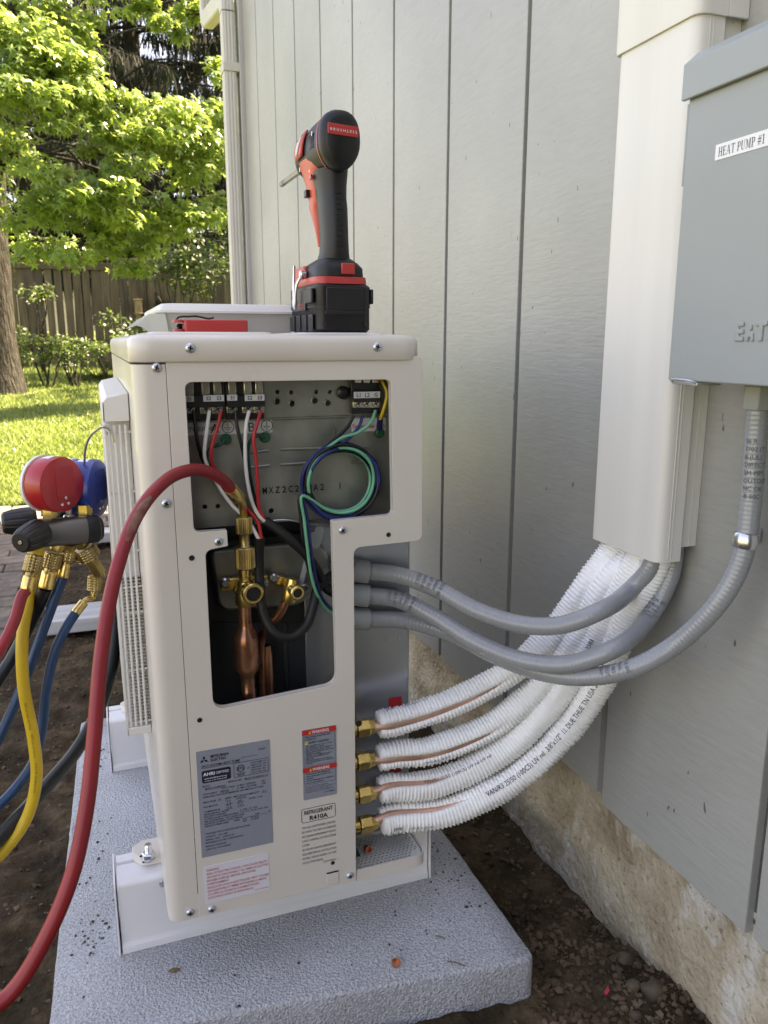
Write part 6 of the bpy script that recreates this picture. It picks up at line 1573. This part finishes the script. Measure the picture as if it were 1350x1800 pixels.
# battery
bw, bl_ = .0375, .062
bat = MB().rings([sec(.055, 0, bl_ - .004, bw - .003, .0, 7), sec(.055, 0, bl_, bw, .004, 7), sec(.055, 0, bl_, bw, .030, 7), sec(.055, 0, bl_, bw + .001, .032, 7), sec(.055, 0, bl_, bw + .001, .055, 7), sec(.055, 0, bl_ - .003, bw - .002, .058, 7)]).build('battery', TDK, drill, angle=30)
MB().obox(D(0, -.0078, .040), (.024, 0, 0), (0, .0012, 0), (0, 0, .014)).build('battery_panel', TBLK, bat, bevel=.002)
MB().obox(D(0, -.0092, .024), (.026, 0, 0), (0, .0010, 0), (0, 0, .0025)).build('battery_ledge', TBLK, bat, bevel=.001)
for k in range(4):
    MB().obox(D(-bw - .0006, .012 + k * .028, .012), (.0012, 0, 0), (0, .010, 0), (0, 0, .010)).build('battery_pad', TGR, bat, bevel=.0015)
MB().obox(D(-bw - .0012, .062, .040), (.0006, 0, 0), (0, .034, 0), (0, 0, .013)).build('battery_badge', TGR, bat, bevel=.0008)
pr = Print(D(-bw - .0022, .090, .034), (0.03, -1, 0), (0, 0, 1)); pr.text('M18', 0, .0, .013, .022, .02, m=0); pr.text('XC5.0', .032, -.004, .009, .02, .02, m=1); pr.build('battery_lettering', [WHITE, TRED], bat)
for sg in (-1, 1): MB().obox(D(sg * (bw + .0012), .02, .044), (.0018, 0, 0), (0, .022, 0), (0, 0, .009)).build('release_latch', TBLK, bat, bevel=.0015)
# foot of the tool
MB().rings([sec(.055, 0, .060, .0345, .0585, 6), sec(.055, 0, .060, .0350, .060, 6), sec(.055, 0, .058, .0345, .067, 6), sec(.055, 0, .056, .033, .0675, 6)]).build('red_band', TRED, drill, angle=30)
MB().rings([sec(.054, 0, .056, .0325, .0678, 5), sec(.052, 0, .054, .0315, .078, 5), sec(.046, 0, .044, .027, .084, 4), sec(.036, 0, .026, .020, .090, 3)]).build('tool_foot', TBLK, drill, angle=40)
MB().obox(D(.006, -.0035, .0765), (.0085, 0, 0), (0, .0014, 0), (0, 0, .0065)).build('foot_slot', TRED, drill, bevel=.001)
MB().obox(D(-.031, .075, .074), (.0035, 0, 0), (0, .026, 0), (0, 0, .009)).build('foot_side_red', TORG, drill, bevel=.002)
# handle
hs = [(.036, .026, .0195, .088), (.032, .0235, .0172, .098), (.031, .0225, .0162, .115), (.033, .0235, .0165, .132), (.036, .0250, .0168, .150), (.040, .0262, .0168, .163), (.043, .0285, .0178, .178), (.048, .0350, .0205, .196)]
MB().rings([sec(a, 0, ha, hb, c, 2.4) for a, ha, hb, c in hs]).build('handle', TBLK, drill, angle=50)
# head: barrel along the forward axis, tall oval back cap
def hring(a, w, h, c, p=2.5, n=36, low=1.0):
    out = []
    for k in range(n):
        t = 2 * math.pi * k / n; ct, st_ = math.cos(t), math.sin(t)
        x = math.copysign(abs(ct) ** (2 / p), ct) * w; z = math.copysign(abs(st_) ** (2 / p), st_) * h
        if z < 0: x *= 1 - .30 * (abs(z) / h) ** 2 * low; 
        out.append(D(x, a, c + z))
    return out
hc = .2235
MB().rings([hring(.014, .0245, .0335, hc), hring(.030, .0258, .0335, hc - .001), hring(.055, .0268, .033, hc - .002), hring(.085, .0268, .031, hc - .002, 2.2), hring(.108, .0250, .028, hc - .002, 2.1), hring(.116, .021, .023, hc - .002, 2)]).build('head', TBLK, drill, angle=50)
cap = MB().rings([hring(-.003, .0195, .0275, hc), hring(-.0008, .0232, .0315, hc), hring(.003, .0250, .0336, hc), hring(.010, .0256, .0342, hc), hring(.0135, .0244, .0332, hc)]).build('back_cap', TBLK, drill, angle=35)
MB().rings([hring(-.0044, .0178, .0250, hc), hring(-.0030, .0200, .0278, hc)]).build('cap_face', TDK, cap, angle=35)
MB().obox(D(.001, -.0052, hc + .0095), (.0190, 0, -.0010), (0, .0008, 0), (0, 0, .0060)).build('cap_badge', TRED, cap, bevel=.0008)
pr = Print(D(-.0155, -.0063, hc + .0082), (1, 0, -.05), (0, 0, 1)); pr.text('B R U S H L E S S', 0, 0, .0042, .033, .004, m=0); pr.build('cap_lettering', [WHITE], cap)
# red seam, side badge and trigger housing on the left flank
MB().rings([hring(.0160, .0252, .0343, hc), hring(.0182, .0254, .0343, hc)], False, False).build('red_seam', TRED, drill, angle=50)
def flank(pts, t, name, mat, lift=.0004, parent=drill):
    """patch lying on the left flank of head and handle: (forward, height) outline"""
    def xat(a, c):
        if c > hc - .035:
            w = np.interp(a, [.016, .055, .085, .108, .116], [.0245, .0268, .0268, .0250, .021]); h = np.interp(a, [.016, .055, .085, .108], [.0335, .033, .031, .028]); z = (c - hc + .002) / h
            z = max(-.98, min(.98, z)); x = w * (1 - abs(z) ** 2.5) ** (1 / 2.5)
            return x * (1 - .30 * z * z if z < 0 else 1)
        hb = np.interp(c, [q[3] for q in hs], [q[2] for q in hs]); ac = np.interp(c, [q[3] for q in hs], [q[0] for q in hs]); ha = np.interp(c, [q[3] for q in hs], [q[1] for q in hs])
        y = max(-.97, min(.97, (a - ac) / ha)); return hb * (1 - abs(y) ** 2.4) ** (1 / 2.4)
    # fill the outline with a fine grid so that it follows the curved flank
    from mathutils.geometry import tessellate_polygon
    bm = bmesh.new(); vs = [bm.verts.new((p[0], p[1], 0)) for p in pts]; bm.faces.new(vs); bmesh.ops.triangulate(bm, faces=bm.faces)
    bmesh.ops.subdivide_edges(bm, edges=bm.edges, cuts=4, use_grid_fill=True)
    v = [(p.co.x, p.co.y) for p in bm.verts]; bm.verts.ensure_lookup_table(); f = [tuple(x.index for x in q.verts) for q in bm.faces]; bm.free()
    o = mesh(name, [D(-xat(a, c) - lift - t, a, c) for a, c in v], f, mat, parent, angle=60)
    md = o.modifiers.new('solid', 'SOLIDIFY'); md.thickness = t + .0015; md.offset = 0
    return o
th_ = [(.060, .0030, .0120, .108), (.061, .0050, .0140, .124), (.064, .0080, .0160, .138), (.070, .0120, .0172, .151), (.071, .0165, .0176, .157), (.068, .0185, .0178, .164), (.071, .0235, .0190, .174), (.071, .0270, .0202, .186), (.070, .0380, .0222, .198), (.070, .0410, .0250, .208), (.074, .0360, .0262, .213)]
MB().rings([sec(a, 0, ha, hb, c, 3.2) for a, ha, hb, c in th_]).build('trigger_housing', TORG, drill, angle=50)
bdg = flank([(.058, hc + .022), (.098, hc + .020), (.106, hc + .004), (.096, hc - .008), (.066, hc - .006)], .0008, 'side_badge', TRED, .0014)
flank([(.070, hc + .016), (.0735, hc + .016), (.088, hc - .004), (.0845, hc - .004)], .0003, 'badge_flash', WHITE, .0036)
flank([(.080, hc + .012), (.0825, hc + .012), (.093, hc - .002), (.0905, hc - .002)], .0003, 'badge_flash', WHITE, .0036)
tr = MB().rings([sec(.082, -.0, .010, .0085, .136, 3), sec(.086, 0, .0125, .009, .146, 3), sec(.082, 0, .0125, .009, .156, 3), sec(.084, 0, .012, .009, .166, 3)]).build('trigger', TRED, drill, angle=50)
MB().obox(D(-.0212, .074, hc - .050), (.003, 0, 0), (0, .0055, 0), (0, 0, .0045)).build('direction_switch', TDK, drill, bevel=.001)
MB().obox(D(-.0225, .052, hc - .034), (.0012, 0, 0), (0, .0045, 0), (0, 0, .0028)).build('light_window', TRED, drill, bevel=.0005)
# nose, collet and long bit
ns = MB().lathe(D(0, .114, hc - .002), (-.03, 1, 0), [(0, .0235), (.004, .0240), (.012, .0215), (.018, .0160), (.020, .0110), (.032, .0105), (.034, .0085)], 28).build('nose', TGR, drill, angle=35)
BITM = M('bit_steel', (.26, .26, .26), .38, .6, var=.15, vscale=60)
MB().lathe(D(0, .145, hc - .002), (-.03, 1, 0), [(0, .0042), (.108, .0042), (.109, .0032), (.118, .0032), (.119, .0044), (.134, .0044), (.136, .003)], 6).build('bit', BITM, drill, angle=25)
# belt clip on the left of the foot
mb = MB(); mb.tube(Path([D(-.0375, .045, .072), D(-.0440, .047, .062), D(-.0455, .052, .045), D(-.0455, .056, .030), D(-.0455, .060, .045), D(-.0440, .062, .072), D(-.043, .064, .084)], .003), .0017, 8); mb.build('belt_clip', STEEL, drill)
MB().lathe(D(-.034, .045, .072), (-1, 0, 0), [(0, .0055), (.006, .0055), (.0075, .004)], 16).build('clip_screw', STEEL, drill)

# ---- folding hex key set
KY = .095
a, b_ = FY(330, 575, KY), FY(437, 575, KY)
hk = thing('hex_key_set', ((a.x + b_.x) / 2, KY, .8186), 'red folding hex key set with one black key out, lying on the lid', 'hex key set')
z0, z1 = .8188, FY(380, 562, KY).z
MB().rings([[(x, y, z) for x, y in rpoly([(a.x - .004, KY), (b_.x, KY + .002), (b_.x, KY + .026), (a.x - .004, KY + .024)], .004, 4)] for z in (z0, z1)]).build('handle', TRED, hk, angle=30, bevel=.0012)
xl = FY(306, 575, KY).x
for k, z in enumerate((z0 + .0002, z1 - .0034)):
    MB().rings([[(x, y, zz) for x, y in rpoly([(xl, KY + .002), (a.x - .0045, KY + .0005), (a.x - .0045, KY + .0235), (xl, KY + .022)], .005, 4)] for zz in (z, z + .0032)]).build('side_plate', TRED, hk, angle=30, bevel=.0006)
for k in range(4):
    zz = z0 + .0042 + k * (z1 - z0 - .009) / 4
    MB().tube(Path([(xl + .004 + .002 * (k % 2), KY + .006 + .002 * k, zz), (xl + .010, KY + .010, zz), (a.x - .006, KY + .011, zz)], .003), .0011 + .0002 * k, 6).build('key', TDK, hk)
q0 = FY(308, 560, KY + .01)
MB().tube(Path([(q0.x, KY + .01, z1 - .002), (q0.x + .004, KY + .01, z1 + .0026), (q0.x + .016, KY + .011, z1 + .0036), FY(345, 556, KY + .012), FY(368, 560, KY + .012), FY(376, 558, KY + .012)], .002), .0012, 6).build('raised_key', TDK, hk)

# ---- white tray with translucent flange behind the tools
TRAY = M('tray_plastic', (.52, .50, .45), .35, var=.03, vscale=6, alpha=.8); TRAYW = M('tray_white', (.78, .78, .76), .35); CLEAR = M('tray_clear', (.72, .75, .68), .25, alpha=.62)
y0, y1 = .22, .52
xa = FY(288, 560, y0).x; xb = FY(518, 560, y0).x; zl = FY(400, 551, y0).z; zu = FY(400, 534, y0).z; zlid = .8165
ty = thing('plastic_tray', ((xa + xb) / 2, (y0 + y1) / 2, zlid), 'ivory plastic tray with clear sloping end standing behind the hex keys', 'tray')
def trr(z, i, xs=0.0): return [(x, y, z) for x, y in rpoly([(xa + i + xs, y0 + i), (xb - i, y0 + i), (xb - i, y1 - i), (xa + i + xs, y1 - i)], .008, 4)]
MB().rings([trr(zlid, .004, .004), trr(zl - .002, .001), trr(zl, 0)]).build('body', TRAY, ty, angle=30)
MB().rings([trr(zl + .0002, -.004, -.004), trr(zl + .003, -.005, -.004), trr(zl + .004, -.002, -.004), trr(zu - .004, .0, -.006), trr(zu - .001, .002, -.004), trr(zu, .008)]).build('rim', TRAYW, ty, angle=30)
pz = [FY(238, 572, y0), FY(262, 552, y0), FY(290, 551, y0), FY(296, 584, y0), FY(262, 584, y0), FY(247, 574, y0)]
pz = [(p.x, p.z if p.z > zlid else zlid + .0004) for p in pz]
MB().prism([(x, y0 - .002, z) for x, z in pz], (0, .0016, 0)).build('clear_end', CLEAR, ty)
MB().prism([(pz[0][0], y0 - .0003, pz[0][1]), (pz[1][0], y0 - .0003, pz[1][1]), (pz[1][0] + .0012, y0 - .0003, pz[1][1]), (pz[0][0] + .0016, y0 - .0003, pz[0][1])], (0, y1 - y0, 0)).build('clear_flap', CLEAR, ty)

for a_, c_ in ((.034, hc + .012), (.060, hc - .024), (.100, hc - .016)):
    x_ = {.034: -.0245, .060: -.0205, .100: -.0215}[a_]
    MB().lathe(D(x_, a_, c_), (-1, 0, 0), [(-.002, .0026), (.0016, .0026), (.0018, .0016), (.0006, .0014)], 12).build('case_screw', STEEL, drill)
for k in range(5):
    MB().obox(D(-.0252, .030 + k * .0052, hc + .004), (.0012, 0, 0), (0, .0010, .0004), (0, 0, .0085)).build('vent_slot', TDK, drill)
for k in range(11):
    c_ = .104 + k * .0062
    hb_ = np.interp(c_, [q[3] for q in hs], [q[2] for q in hs]); ac_ = np.interp(c_, [q[3] for q in hs], [q[0] for q in hs]); ha_ = np.interp(c_, [q[3] for q in hs], [q[1] for q in hs])
    MB().tube(Path([D(hb_ * math.cos(t) * 1.01, ac_ + ha_ * math.sin(t) * 1.012, c_) for t in np.linspace(R(215), R(325), 9)], .003), .0005, 6).build('grip_rib', TBLK, drill)
MB().rings([sec(.055, 0, bl_ + .0004, bw + .0014, .0305, 7), sec(.055, 0, bl_ + .0004, bw + .0014, .0315, 7)], False, False).build('battery_seam', TGR, bat, angle=40)
for sg in (-1, 1): MB().lathe(D(sg * .027, -.0078, .0105), (0, -1, 0), [(0, .0028), (.0008, .0028), (.001, .0016)], 12).build('battery_screw', TGR, bat)
